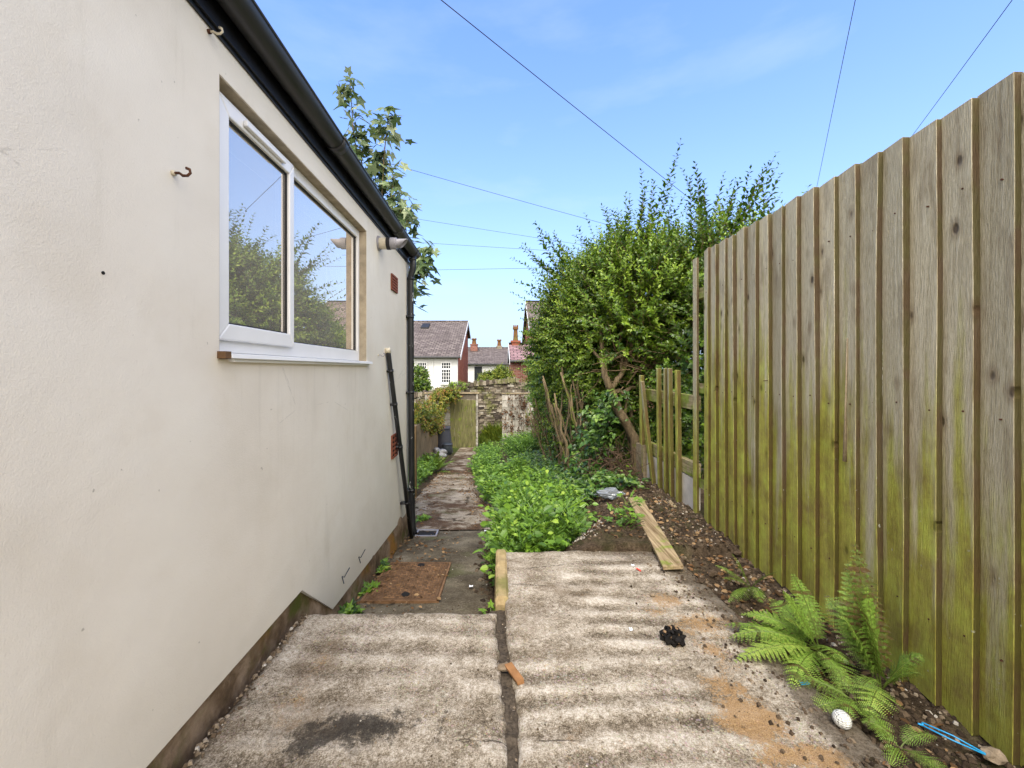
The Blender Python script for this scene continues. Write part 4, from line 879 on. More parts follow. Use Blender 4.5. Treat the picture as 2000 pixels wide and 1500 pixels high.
limb(tk, [J, (1.33, 5.0, 1.2), (1.30, 5.1, 1.55), (1.38, 5.2, 2.0)], .045, .02); limb(tk, [J, (1.52, 5.0, 1.12), (1.66, 5.05, 1.45), (1.75, 5.2, 1.9), (1.9, 5.3, 2.5)], .038, .012)
limb(tk, [J, (1.62, 5.1, .92), (1.85, 5.2, 1.05), (2.2, 5.3, 1.5)], .032, .015); limb(tk, [(1.33, 5.0, 1.2), (1.2, 5.1, 1.45), (1.12, 5.3, 1.8)], .022, .01)
limb(tk, [(1.55, 5.0, 1.15), (1.5, 5.0, 1.5), (1.6, 5.1, 1.85)], .02, .008); limb(tk, [(1.80, 5.25, -.2), (1.75, 5.3, .6), (1.8, 5.3, 1.4)], .035, .02)
limb(tk, [(1.75, 5.2, 0), (1.62, 5.1, .5), (1.60, 5.05, .9)], .03, .015)
tk.build('trunk', MAT['bark'], pb, smooth=True)
dt = MB()
for _ in range(110):
    o = np.array((1.75, 5.05, 1.35))+rng.normal(0, 1, 3)*np.array((.22, .14, .25)); d = unit(np.array((rng.normal(0, 1), rng.normal(-.3, .6), rng.normal(.5, .7)))); l = random.uniform(.25, .7)
    if o[1] < 4.75: continue
    b = o+d*l; mid = (o+b)/2+rng.normal(0, .05, 3)
    dt.tube([tuple(o), tuple(mid), tuple(b)], [.006, .004, .002], 4)
dt.build('bare_twigs', MAT['twig'], pb)

# ---------------------------------------------------------------- hedge running down the garden
hd = thing('hedge', (1.5, 8, -.7), 'long overgrown green hedge with many bare slanting stems, running down to the block wall', 'hedge')
lf = MB(); st = MB(); lf_cur, st_cur = lf, st
fill(((1.42, 6.9, 1.55), (.74, 1.0, .80)), 1700, .3, .30, 10, .056, .62, .45, cut=lambda o: o[1] > 5.6, tmpl=OVAL)
fill(((1.62, 8.8, 1.05), (.78, 1.6, .90)), 1500, .2, .30, 9, .064, .6, .5, tmpl=OVAL)
fill(((1.92, 11.6, .45), (.86, 2.2, 1.0)), 1000, .2, .3, 8, .075, .52, .5, tmpl=OVAL)
fill(((1.42, 6.1, .75), (.36, .75, .45)), 420, .1, .24, 9, .048, .6, .3, cut=lambda o: o[1] > 5.2)
fill(((1.40, 8.0, .15), (.40, 2.2, .60)), 800, .1, .22, 8, .05, .55, .4, tmpl=OVAL)
fill(((1.55, 11.0, -.5), (.42, 2.4, .6)), 450, .1, .25, 8, .06, .6, .4, tmpl=OVAL)
tl = [at(1038, 560, 7.5), at(1030, 600, 7.5), at(1060, 545, 7.2), at(1050, 640, 8), at(1030, 690, 9), at(1090, 545, 7)]
wands([tuple(t) for t in tl], lf, st, lambda t: np.array(t)+np.array((.45, .1, -.25)), .045, .4)
lf.build('leaves', MAT['hedge'], hd); st.build('twigs', MAT['twig'], hd)
sm = MB()
for i in range(80):
    y = 5.3+7.5*(i/80)**1.15+random.uniform(-.15, .15); x = 1.25+random.uniform(-.25, .28)+.02*(y-5); z = ground(x, y)-.1
    hgt = random.uniform(1.0, 1.6); a = random.uniform(-.42, -.05); b = random.uniform(-.2, .3)
    limb(sm, [(x, y, z), (x+a*.45, y+b*.3, z+hgt*.45), (x+a*1.0, y+b*.6, z+hgt)], random.uniform(.018, .036), .012, 6)
    if random.random() < .6: limb(sm, [(x+a*.45, y+b*.3, z+hgt*.45), (x+a*.2, y+b, z+hgt*.8), (x+a*.1, y+b, z+hgt*1.1)], .016, .008, 5)
sm.build('stems', MAT['bark'], hd, smooth=True)
# ivy at the hedge foot
lf = MB(); st = MB(); n = 5600
y = 4.75+8*rng.uniform(0, 1, n)**1.4; k = rng.uniform(0, 1, n); hh = rng.uniform(0, 1, n)**1.3*1.15*np.interp(y, [4.7, 6, 12], [.9, .9, .7])
x = 1.10+.26*(hh/.75)+rng.normal(0, .10, n)+.03*(y-5)+.18*np.sin(y*2.1)*.5
z = np.array([ground(a, b) for a, b in zip(x, y)])+hh
O = np.stack([x, y, z], 1); D = np.stack([rng.normal(-.5, .4, n), rng.normal(-.5, .5, n), rng.normal(-.3, .4, n)], 1); N = np.stack([rng.normal(-.6, .4, n), rng.normal(-.6, .4, n), rng.normal(.6, .3, n)], 1)
lf.leaves(IVY, O, D, N, rng.uniform(.045, .085, n), np.clip(rng.normal(.45, .25, n), 0, 1))
n = 6500; y = 3.9+8*rng.uniform(0, 1, n)**1.25; x = np.interp(y, [3.9, 5, 7, 12], [1.0, .92, .72, .7])+rng.normal(0, .24, n); z = np.array([ground(a, b) for a, b in zip(x, y)])+rng.uniform(.0, .10, n)
ok = (x < XFN-.1) & (x > .3); O = np.stack([x, y, z], 1)[ok]; k = len(O)
lf.leaves(IVY, O, np.stack([rng.normal(0, .7, k), rng.normal(-.4, .6, k), rng.normal(.1, .3, k)], 1), np.stack([rng.normal(-.2, .4, k), rng.normal(-.3, .4, k), np.ones(k)], 1), rng.uniform(.03, .07, k), np.clip(rng.normal(.55, .28, k), 0, 1))
tag(lf.build('ivy', MAT['ivy']), 'dark glossy ivy climbing over the foot of the hedge', 'ivy', kind='stuff')
# tangle of dead roots and twigs by the broken fence
dt = MB()
for _ in range(260):
    o = np.array((1.33, 4.7, .02))+rng.normal(0, 1, 3)*np.array((.17, .24, .13)); o[2] = max(o[2], ground(o[0], o[1])); d = unit(rng.normal(0, 1, 3)+np.array((0, -.2, .3))); l = random.uniform(.08, .3)
    m_ = o+d*l*.5+rng.normal(0, .03, 3); b = o+d*l+rng.normal(0, .05, 3); b[2] = max(b[2], ground(b[0], b[1])+.005)
    if b[0] > XFN-.03 or o[0] > XFN-.03: continue
    dt.tube([tuple(o), tuple(m_), tuple(b)], [.006, .004, .002], 4)
tag(dt.build('dead_twigs', MAT['deadtwig']), 'brown tangle of dead roots and twigs at the foot of the bush', 'twigs', kind='stuff')

# ---------------------------------------------------------------- maple behind the house
mp = thing('maple_tree', (-2.2, 7.4, -1.0), 'young maple with tall leafy shoots rising above the gutter at the left', 'tree')
lf = MB(); tk = MB(); base = Vector((-2.2, 7.6, 2.2))
limb(tk, [(-2.2, 7.6, -1.2), (-2.2, 7.6, .6), base], .09, .06, 9)
for (px, py, Y, r) in ((683, 148, 7.5, .9), (760, 210, 7.6, .9), (700, 260, 7.6, .6), (790, 385, 7.4, .6), (735, 300, 7.8, .7), (805, 400, 7.2, .5), (845, 480, 7.2, .4), (770, 340, 7.4, .6), (720, 380, 7.5, .6), (835, 500, 7.2, .5), (655, 330, 7.4, .5)):
    tip = at(px, py, Y); 
    m1_ = base.lerp(tip, .45)+Vector((random.uniform(-.08, .08), 0, .0)); mid2 = base.lerp(tip, .75)+Vector((random.uniform(-.06, .06), 0, 0))
    tk.tube([base, m1_, mid2, tip], [.03, .018, .012, .004], 6)
    ln = (tip-base).length; cnt = int(150*ln/3.5)
    for k in range(cnt):
        t = 1-random.random()**1.1*.93; p = base.lerp(m1_, t/.45) if t < .45 else (m1_.lerp(mid2, (t-.45)/.3) if t < .75 else mid2.lerp(tip, (t-.75)/.25))
        w_ = (.06+.26*(1-t)**.7)*(.6+r*.5); off = rng.normal(0, 1, 3)*np.array((w_, w_, w_*.6))
        q = np.array(p)+off; d = np.array([[off[0]*3+rng.normal(0, .5), rng.normal(-.2, .5), rng.normal(-.5, .4)]]); nn = np.array([[rng.normal(0, .5), rng.normal(-.5, .4), rng.normal(.8, .3)]])
        lf.leaves(MAPLE, q[None], d, nn, np.array([random.uniform(.15, .27)]), np.array([min(1, max(0, random.gauss(.45, .28)))]))
        if k % 4 == 0: tk.tube([p, Vector(q)], .003, 3)
# trailing sprig by the downpipe head
for (px, py) in ((822, 505), (830, 520), (825, 535), (815, 525), (838, 510), (818, 545), (826, 550), (812, 515), (845, 478), (832, 488), (840, 483), (820, 495), (850, 500)):
    p = at(px+random.uniform(-4, 4), py, 7.2); lf.leaves(MAPLE, np.array([p]), rng.normal(0, 1, (1, 3))+[[0, 0, -.6]], np.array([[0, -.7, .6]])+rng.normal(0, .2, (1, 3)), np.array([random.uniform(.10, .16)]), np.array([random.random()]))
lf.build('crown', MAT['maple'], mp); tk.build('trunk', MAT['bark'], mp, smooth=True)

# ---------------------------------------------------------------- creepers, shrubs by the end wall
def leafmass(name, E, n, size, mat, label, cat, tmpl=OVAL, tint=.5, kind=None, parent_at=None, tm=None):
    t = thing(name, parent_at or (E[0][0][0], E[0][0][1], min(e[0][2]-e[1][2] for e in E)), label, cat)
    l_ = MB(); tot = sum(e[1][0]*e[1][2] for e in E); s_ = MB()
    for e in E:
        k = int(n*e[1][0]*e[1][2]/tot); O, D = ellip(e, k, .5); bb = np.array([0, 0, .2])
        O += .10*np.array(e[1])*np.sin(O[:, [1, 2, 0]]*9)
        shoots(l_, s_, O, D+bb+rng.normal(0, .5, (k, 3)), size*2.2, 3, size, tmpl, np.clip(tint+rng.normal(0, .25, k), 0, 1), .25, 0, .2, .006)
    l_.build('leaves', mat, t); 
    s_.build('twigs', MAT['twig'], t); k = MB(); c = E[0][0]; zb_ = c[2]-E[0][1][2]
    for a in range(5): limb(k, [(c[0]+random.uniform(-.05, .05), c[1], zb_-.5), (c[0]+random.uniform(-.3, .3)*E[0][1][0], c[1], c[2]-.1), (c[0]+random.uniform(-.6, .6)*E[0][1][0], c[1], c[2]+.4*E[0][1][2])], .03, .01, 5)
    k.build('trunk', MAT['bark'], t); return t
leafmass('creeper', [((-2.05, 11.8, -.28), (.40, 1.0, .36)), ((-2.1, 10.6, -.12), (.35, .9, .32)), ((-1.98, 13.7, -.05), (.26, .45, .34)), ((-1.72, 14.1, .30), (.42, .2, .13)), ((-1.98, 12.9, -.5), (.22, .5, .3))], 1500, .085, MAT['creeper'], 'yellow and red autumn creeper spilling over the low garden wall', 'creeper', IVY, .55)
leafmass('yellow_shrub', [((-.10, 18.9, .68), (.62, .5, .38)), ((.3, 18.9, .85), (.4, .4, .4)), ((-.5, 18.9, .55), (.3, .4, .25))], 1300, .09, MAT['shrub'], 'round yellow-green shrub standing behind the stone wall', 'shrub', OVAL, .55)
leafmass('green_shrub', [((-3.75, 18.6, .72), (.62, .5, .62)), ((-3.4, 18.6, .35), (.4, .4, .35))], 900, .10, MAT['hedge'], 'dark green shrub before the white house beside the downpipe', 'shrub', OVAL, .55)
leafmass('wall_plant', [((-1.6, 17.0, .52), (.42, .2, .07))], 160, .06, MAT['weed'], 'low green plant growing along the coping of the stone wall', 'plant', OVAL, .7)
# dead creeper strands on the right block wall
cr = thing('dead_creeper', (.7, YB-.02, -1.5), 'brown dead creeper strands hanging down the right block wall', 'creeper'); l_ = MB(); s_ = MB()
for (px, y0, y1, gn) in ((996, 775, 850, 0), (1000, 770, 848, 0), (985, 800, 845, 0), (1013, 772, 845, 1), (1019, 772, 858, 1), (1030, 810, 830, 0), (1025, 774, 800, 1)):
    a = at(px, y0, YB-.03); b = at(px+random.uniform(-2, 6), y1, YB-.03); s_.tube([a, a.lerp(b, .5)+Vector((.03, 0, 0)), b], .006, 4)
    k = 34; t = rng.uniform(0, 1, k); O = np.array(a)+(np.array(b)-np.array(a))*t[:, None]+np.stack([rng.normal(0, .055, k), rng.normal(-.02, .012, k), rng.normal(0, .03, k)], 1)
    (l_).leaves(IVY, O, rng.normal(0, 1, (k, 3))+[0, 0, -.8], np.array([0, -1, .3])+rng.normal(0, .3, (k, 3)), rng.uniform(.05, .09, k), rng.uniform(0, 1, k)*(1 if not gn else .4))
l_.build('leaves', MAT['deadivy'], cr); s_.build('stems', MAT['twig'], cr)

# ---------------------------------------------------------------- weeds, grass, leaf litter
def weedfield(name, pts, hs, size, mat, label, cat, m=9, tint=.5, tmpl=WEED):
    l_ = MB(); n = len(pts); x = pts[:, 0]; y = pts[:, 1]; z = np.array([ground(a, b) for a, b in zip(x, y)])
    hN = hs*1.2; k = m
    ang = rng.uniform(0, 6.28, (n, k)); t = np.sqrt(rng.uniform(.05, 1, (n, k))); rad = hN[:, None]*(.55*np.sin(t*2.2))*rng.uniform(.5, 1.2, (n, k))
    O = np.stack([x[:, None]+np.cos(ang)*rad*.8, y[:, None]+np.sin(ang)*rad*.8, z[:, None]+hN[:, None]*t], -1).reshape(-1, 3)
    D = np.stack([np.cos(ang), np.sin(ang), rng.normal(.15, .35, (n, k))], -1).reshape(-1, 3); N = np.stack([rng.normal(0, .6, n*k), rng.normal(-.3, .6, n*k), np.ones(n*k)], 1)
    ti = np.clip(tint+.45*(t-.6)+rng.normal(0, .14, (n, k))+rng.normal(0, .12, (n, 1)), 0, 1).ravel()
    l_.leaves(tmpl, O, D, N, (size*rng.uniform(.6, 1.35, (n, k))).ravel(), ti)
    # stems
    st_ = l_; 
    d = np.stack([np.cos(ang), np.sin(ang), .8+0*ang], -1).reshape(-1, 3)
    st_.leaves(([(-.03, -1, 0), (.03, -1, 0), (.015, 0, 0), (-.015, 0, 0)], [(0, 1, 2, 3)]), O, d, np.stack([rng.normal(0, 1, n*k), rng.normal(0, 1, n*k), 0*rng.normal(0, 1, n*k)], 1), hN.repeat(k)*.45, ti*.7)
    return tag(l_.build(name, mat), label, cat, kind='stuff')
P = []; Hh = []
while len(P) < 2500:
    y = random.uniform(2.85, 8.2); e = lerp_tab(EDGE, y)
    x = e + random.uniform(.02, 1.35)
    lim = float(np.interp(y, [2.8, 3.2, 4.0, 5, 6.5, 8.2], [.50, .55, .78, .72, .62, .35]))
    dens = mn.noise(Vector((x*1.6, y*1.1, 4)))
    if x > lim + .12*dens: continue
    if y < 3.05 and x > .45: continue
    P.append((x, y)); Hh.append(random.uniform(.06, .24)*(1.0+.8*dens)*(1.15 if y < 5 else 1))
weedfield('weeds', np.array(P), np.array(Hh), .042, MAT['weed'], 'bright green leafy weeds filling the bed between path and hedge', 'weeds', 17, .42)
Pa = np.array(P); sel = rng.choice(len(Pa), 420, replace=False)
weedfield('weeds', Pa[sel], np.array(Hh)[sel]*1.25, .062, MAT['weed'], 'taller broad-leaved green weeds among the finer ones in the bed', 'weeds', 9, .45, tmpl=OVAL)
P = []; Hh = []
for _ in range(340):
    y = random.uniform(8.5, 12.5); x = lerp_tab(EDGE, y)+random.uniform(-.1, .45); P.append((x, y)); Hh.append(random.uniform(.15, .32))
for _ in range(260):
    y = random.uniform(10.5, 13.8); x = random.uniform(.3, 1.2); P.append((x, y)); Hh.append(random.uniform(.15, .4))
for _ in range(330):
    y = random.uniform(5.2, 10.5); x = -1.32-random.uniform(.0, .45)-.02*(y-5); P.append((x, y)); Hh.append(random.uniform(.12, .3))
for _ in range(20): P.append((-.91+random.uniform(-.03, .05), random.choice([2.2, 2.5, 2.9, 3.3, 5.0])+random.uniform(-.06, .06))); Hh.append(random.uniform(.03, .06))
for (x, y) in ((.93, 2.98), (.95, 3.05), (.88, 3.02), (.97, 2.93), (.66, 3.35), (.8, 3.5), (.6, 2.95), (1.0, 3.1), (.05, 2.2), (-.03, 2.25)): P.append((x, y)); Hh.append(random.uniform(.08, .16))
weedfield('weeds', np.array(P), np.array(Hh), .055, MAT['weed'], 'scattered darker green weeds along the path sides and far bed', 'weeds', 11, .38)
g_ = MB(); n = 5200; x = rng.uniform(-.6, .35, n); y = rng.uniform(14.7, 16.9, n); O = np.stack([x, y, -1.62+0*x], 1)
g_.leaves(([(-.02, 0, 0), (.02, 0, 0), (.012, .6, .05), (0, 1, .22), (-.012, .6, .05)], [(0, 1, 2, 3, 4)]), O, np.stack([rng.normal(0, .35, n), rng.normal(-.2, .35, n), np.ones(n)], 1), np.stack([rng.normal(0, .4, n), -np.ones(n), 0*x], 1), rng.uniform(.10, .30, n)*(1+.5*(y-15.2))*(1+.5*np.sin(x*5+y*2)), np.clip(rng.normal(.6, .2, n), 0, 1))
tag(g_.build('grass', MAT['shrub']), 'long grass growing in the gap before the stone wall', 'grass', kind='stuff')
n = 4200; l_ = MB(); pts = []
while len(pts) < n:
    r_ = random.random()
    if r_ < .30: x, y = random.uniform(-1.25, .0), random.uniform(4.6, 9.5)**1.0; x = (-1.25+random.random()**2*.5) if random.random() < .45 else (lerp_tab(EDGE, y)-random.random()**2*.35)
    elif r_ < .72: x, y = random.gauss(.85, .28), random.uniform(3.7, 9)
    elif r_ < .84: x, y = random.uniform(.6, 1.55), random.uniform(2.8, 4.6)
    elif r_ < .93: x, y = random.uniform(1.17, 1.57), random.uniform(1.2, 2.9)
    else: x, y = -.96+random.random()**2*.6, random.uniform(2.1, 4.5)
    z = ground(x, y) if (x > lerp_tab(EDGE, y) or y > 14.2) else lerp_tab(PATH, y)+.035
    if XW-.3 < x < XW+.02 and y < 4.5: continue
    pts.append((x, y, z+.006))
O = np.array(pts); l_.leaves(OVAL, O, np.stack([rng.normal(0, 1, n), rng.normal(0, 1, n), rng.normal(0, .15, n)], 1), np.stack([rng.normal(0, .3, n), rng.normal(0, .3, n), np.ones(n)], 1), rng.uniform(.015, .045, n), rng.uniform(0, 1, n))
tag(l_.build('leaf_litter', MAT['litter']), 'brown fallen leaves scattered over the path edges and bed', 'leaf litter', kind='stuff')

# rubble and grit: soil strip by the fence, slab joint, slab grit
rb = MB(); TET = ([(-.5, -.5, 0), (.5, -.4, 0), (.45, .5, 0), (-.4, .45, 0), (-.3, -.25, .55), (.3, -.3, .5), (.25, .3, .6), (-.3, .3, .45)], [(4, 5, 6, 7), (0, 1, 5, 4), (1, 2, 6, 5), (2, 3, 7, 6), (3, 0, 4, 7)])
def rub(n, xf, yf, s0, s1, tint=None, zoff=0, zf=ground):
    x = np.array([xf() for _ in range(n)]); y = np.array([yf() for _ in range(n)])
    if callable(tint): ti = np.array([tint() for _ in range(n)])
    else: ti = np.clip(rng.normal(tint if tint is not None else .45, .25, n), 0, 1)
    s = s0+(s1-s0)*rng.uniform(0, 1, n)**2.5
    z = np.array([zf(a, b) for a, b in zip(x, y)])+zoff-s*.12; a = rng.uniform(0, 6.28, n)
    rb.leaves(TET, np.stack([x, y, z], 1), np.stack([np.cos(a), np.sin(a), rng.normal(0, .25, n)], 1), np.stack([rng.normal(0, .25, n), rng.normal(0, .25, n), np.ones(n)], 1), s, ti)
U = random.uniform
rub(6500, lambda: U(1.15, 1.62), lambda: U(1.0, 4.4), .003, .026, .22)
rub(600, lambda: random.gauss(1.5, .06), lambda: U(1.1, 4.2), .003, .020, .6)
rub(2600, lambda: U(.35, 1.2), lambda: U(2.8, 4.6), .003, .024, .22)
rub(350, lambda: random.gauss(.62, .10), lambda: random.gauss(3.2, .15), .006, .03, .95)
rub(2600, lambda: U(-.01, .08), lambda: U(1.0, 2.12), .003, .012, .5, -.012, lambda a, b: -.02-.025*sst(1.5, 2.1, b))
rub(1500, lambda: U(-.93, 1.15), lambda: 1.1+1.6*random.random()**1.3, .0015, .007, lambda: random.choice([.2, .4, .6, .75, .95]), .003, lambda a, b: 0 if not (a < .05 and b > 2.0) else -.34)
rub(500, lambda: 1.15-abs(random.gauss(0, .14)), lambda: U(1.1, 2.7), .003, .016, .3, .003, lambda a, b: 0)
rub(500, lambda: U(-.93, .0), lambda: U(2.1, 4.6), .003, .012, .5, .022, lambda a, b: lerp_tab(PATH, b))
rub(420, lambda: -.02-abs(random.gauss(0, .06)), lambda: U(2.1, 4.6), .006, .05, .15, .015, lambda a, b: lerp_tab(PATH, b))
rub(260, lambda: -.945+abs(random.gauss(0, .02)), lambda: U(1.1, 2.0), .004, .02, .5, .0, lambda a, b: 0)
tag(rb.build('rubble', MAT['rubble']), 'soil crumbs, grit and small stones along the fence foot and slab edges', 'rubble', kind='stuff')
# named larger stones
def stone(c, r, tint, label, mat='rubble', name='stone', amp=.3, cat='stone', group=None):
    m_ = MB(); m_.blob(c, r, 2, amp, 1.6, tint, random.randint(0, 90)); return tag(m_.build(name, MAT[mat]), label, cat, group)
stone((.035, 1.655, -.002), (.034, .018, .012), .6, 'flat grey stone flake lying across the joint between the slabs')
m_ = MB(); a = .45; m_.box((.055, 1.555, .0), (.085, 1.66, .014), .5, rot=[[math.cos(a), -math.sin(a), 0], [math.sin(a), math.cos(a), 0], [0, 0, 1]], jit=.003); tag(m_.build('wood_offcut', MAT['chip']), 'small orange-brown wood offcut beside the grey flake in the slab joint', 'offcut')
for (px, py, r, tn, lb) in ((1392, 1120, .028, .3, 'brown stone nearest the end of the fallen plank'), (1440, 1080, .026, .35, 'brown stone between the plank end and the fence foot'), (1368, 1135, .022, .2, 'dark brown clod at the slab edge right below the plank end'), (1455, 1118, .03, .25, 'reddish brown stone lying just above the small fern patch'), (1275, 1162, .014, .7, 'small pale pebble on the slab left of the orange sand'), (1940, 1475, .03, .75, 'pale flat stone by the blue plastic tie')):
    Y = 1.19*F/(py-VY); p = at(px, py, Y); stone((p.x, p.y, .01), (r, r*.7, r*.55), tn, lb)

# ---------------------------------------------------------------- ferns
def frond(m_, o, d, L, width, sag, tint, npin=11, roll=0):
    o = np.array(o, float); d = unit(np.array(d, float)); s = np.cross(d, (0, 0, 1.)); s = unit(s); up = np.cross(s, d)
    s2 = s*math.cos(roll)+up*math.sin(roll)
    t = np.linspace(.0, 1, npin*2+1)
    cu = random.uniform(-.22, .22); P = o + d[None]*L*t[:, None] + np.array([0, 0, -1.])*sag*L*(t**2)[:, None]*random.uniform(.7, 1.3) + s*cu*L*(t**2)[:, None]
    m_.tube([tuple(p) for p in P[::2]], [.0022*(1-.7*k/len(P[::2])) for k in range(len(P[::2]))], 4, .3)
    OO = []; DD = []; NN = []; SS = []; TT = []; bad = [random.random() < .16 for _ in range(7)]; curl = random.uniform(.05, .5)
    for i in range(3, len(t)-1):
        k = t[i]; w = width*math.sin(min(1, (k*1.9))*math.pi/2)*(1-k)**.75*1.5; 
        T_ = unit(P[i+1]-P[i]); nrm = unit(np.cross(s2, T_))
        for sg_ in (1, -1):
            pd = unit(s2*sg_+T_*.45+nrm*rng.normal(0, .08)); lw = w*rng.uniform(.88, 1.1); np_ = max(3, int(lw/.005))
            q = (np.arange(np_)+.6)/np_; base = P[i]+pd*lw*q[:, None] + np.array([0, 0, -1.])*(q**2)[:, None]*lw*curl
            pl = (.42*L/(npin*2))*(1-q)**.5*min(1, lw/(.5*width)+.2)+.0008
            side = unit(np.cross(pd, nrm))
            for s3 in (1, -1):
                OO.append(base); DD.append(np.tile(side*s3+pd*.5, (np_, 1))); NN.append(np.tile(nrm, (np_, 1))+rng.normal(0, .12, (np_, 3))); SS.append(pl*1.35); TT.append(np.clip(np.full(np_, tint+(-.5 if bad[i % 7] and k > .55 else 0)+.25*(k-.5))+rng.normal(0, .14, np_), 0, 1))
    m_.leaves(([(0, -.2, 0), (-.36, .3, .0), (0, 1, -.1), (.36, .3, .0)], [(0, 3, 2, 1)]), np.concatenate(OO), np.concatenate(DD), np.concatenate(NN), np.concatenate(SS), np.concatenate(TT))
def fern(c, fr, label, size=1):
    t = thing('fern', c, label, 'fern', 'ferns growing at the fence foot'); m_ = MB()
    for (dx, dy, dz, L, w, sag, ti, roll) in fr: frond(m_, (c[0]+dx*.01, c[1]+dy*.01, c[2]), (dx, dy, dz), L*size, w*size, sag, ti, roll=roll)
    m_.build('fronds', MAT['fern'], t); return t
# big spreading fern in front of the fence
fern((1.36, 1.72, .02), [(-1, .25, .62, .40, .085, .45, .75, .1), (-1, -.15, .45, .42, .09, .42, .85, -.1), (-.7, .6, .75, .36, .08, .4, .65, .1), (-.3, .8, .9, .34, .075, .4, .6, .3), (-.5, .2, 1.2, .32, .07, .25, .55, .5), (.0, .4, 1.4, .34, .07, .2, .5, .6), (-.9, -.55, .38, .34, .085, .4, .7, 0), (.2, .8, 1.0, .30, .07, .35, .55, 0), (-.15, -.9, .55, .28, .08, .5, .65, 0), (-.6, .1, 1.0, .30, .07, .3, .7, 0), (-.35, -.6, .8, .3, .08, .4, .6, 0), (-1, .5, .5, .38, .08, .5, .55, 0)], 'wide bright green fern spreading over the slab edge, biggest of the ferns')
fern((1.43, 1.52, .02), [(-.15, .35, 1.2, .46, .085, .1, .6, .7), (-.2, -.1, 1.3, .42, .08, .1, .5, .8), (.05, .7, 1.0, .38, .08, .2, .5, .5), (-.05, .25, 1.4, .54, .075, .05, .12, .9), (-.1, .1, 1.3, .40, .08, .15, .5, .6), (.0, .5, 1.1, .36, .08, .2, .55, .3), (.35, -.2, .9, .28, .08, .4, .55, 0), (-.35, .05, 1.1, .34, .08, .2, .65, .4), (.1, -.5, .9, .28, .08, .4, .7, 0), (-.6, -.5, .5, .26, .08, .5, .8, 0)], 'upright fern with a browning frond standing tall against the fence')
fern((1.29, 1.46, .01), [(-.5, -.3, .5, .20, .05, .5, .55, 0), (-.7, .3, .5, .22, .055, .5, .6, 0), (-.2, -.7, .45, .22, .05, .5, .5, 0), (-.9, -.1, .3, .20, .055, .5, .7, 0), (.4, .3, .7, .18, .05, .4, .5, 0), (0, .6, .7, .2, .05, .3, .5, 0)], 'small low fern just above the white golf ball')
fern((1.28, 1.30, .0), [(-.2, .3, .5, .14, .04, .5, .5, 0), (.5, .1, .5, .15, .04, .5, .55, 0), (.2, -.6, .4, .16, .045, .5, .6, 0), (-.5, -.4, .4, .13, .04, .5, .6, 0)], 'smallest fern tuft to the right of the white golf ball')
fern((1.38, 2.22, .02), [(-.8, -.3, .7, .24, .05, .4, .45, 0), (-.3, -.9, .7, .26, .055, .4, .5, 0), (-.8, .4, .8, .22, .05, .4, .4, 0), (.2, -.6, 1, .22, .05, .3, .5, 0), (-.4, .1, 1.1, .24, .05, .3, .4, .3), (-.9, -.8, .5, .22, .05, .4, .55, 0)], 'small dark fern patch at the fence foot behind the widest fern')
fern((-1.42, 9.3, -1.15), [(.7, -.3, 1.1, .75, .15, .25, .8, 0), (.9, .2, .9, .7, .14, .35, .7, 0), (.3, -.8, 1, .65, .14, .3, .6, 0), (-.3, -.4, 1.2, .65, .14, .2, .6, 0), (.6, .6, .9, .6, .14, .3, .6, 0), (.2, 0, 1.2, .7, .15, .2, .75, .5), (1, -.5, .5, .5, .14, .3, .5, 0)], 'large bright fern in the left border before the garden wall')['group'] = 'border fern'

# ---------------------------------------------------------------- loose things
# fallen plank
pk = MB(); A = Vector((1.045, 2.415, .028)); B = Vector((1.205, 3.56, .075)); d = (B-A).normalized(); s = Vector((d.y, -d.x, .12)).normalized()*.058; u = Vector((0, 0, .011)); V = []
for i in range(9):
    p = A.lerp(B, i/8)+Vector((0, 0, .004*math.sin(i))); V += [p-s-u, p+s-u, p+s+u, p-s+u]
pk.add([tuple(v) for v in V], [(4*i+k, 4*i+4+k, 4*i+4+(k+1) % 4, 4*i+(k+1) % 4) for i in range(8) for k in range(4)] + [(0, 1, 2, 3), (35, 34, 33, 32)])
bevel(tag(pk.build('plank', MAT['plank']), 'mossy wooden plank lying half on the slab, half on the soil', 'plank'), .003)
# split laths by the fence foot
for (a, b, lb) in (((1.52, 3.62, .03), (1.47, 3.12, .03), 'upper of two thin split laths on the rubble by the fence foot'), ((1.57, 3.32, .02), (1.52, 2.95, .03), 'lower of two thin split laths by the end of the tall fence')):
    m_ = MB(); A = Vector(a); B = Vector(b); s = Vector((.02, 0, .012)); u = Vector((0, 0, .004)); m_.add([tuple(q) for q in (A-s-u, A+s-u, A+s+u, A-s+u, B-s*.6-u, B+s*.6-u, B+s*.6+u, B-s*.6+u)], [(0, 1, 2, 3), (7, 6, 5, 4), (0, 4, 5, 1), (1, 5, 6, 2), (2, 6, 7, 3), (3, 7, 4, 0)]); tag(m_.build('lath', MAT['plank']), lb, 'lath')
# crumpled clear plastic
m_ = MB(); m_.blob((1.03, 3.72, .07), (.12, .05, .04), 3, .3, 2.6, .5, 4); tag(m_.build('plastic_film', MAT['bottle']), 'crumpled clear plastic film at the far end of the fallen plank', 'litter')
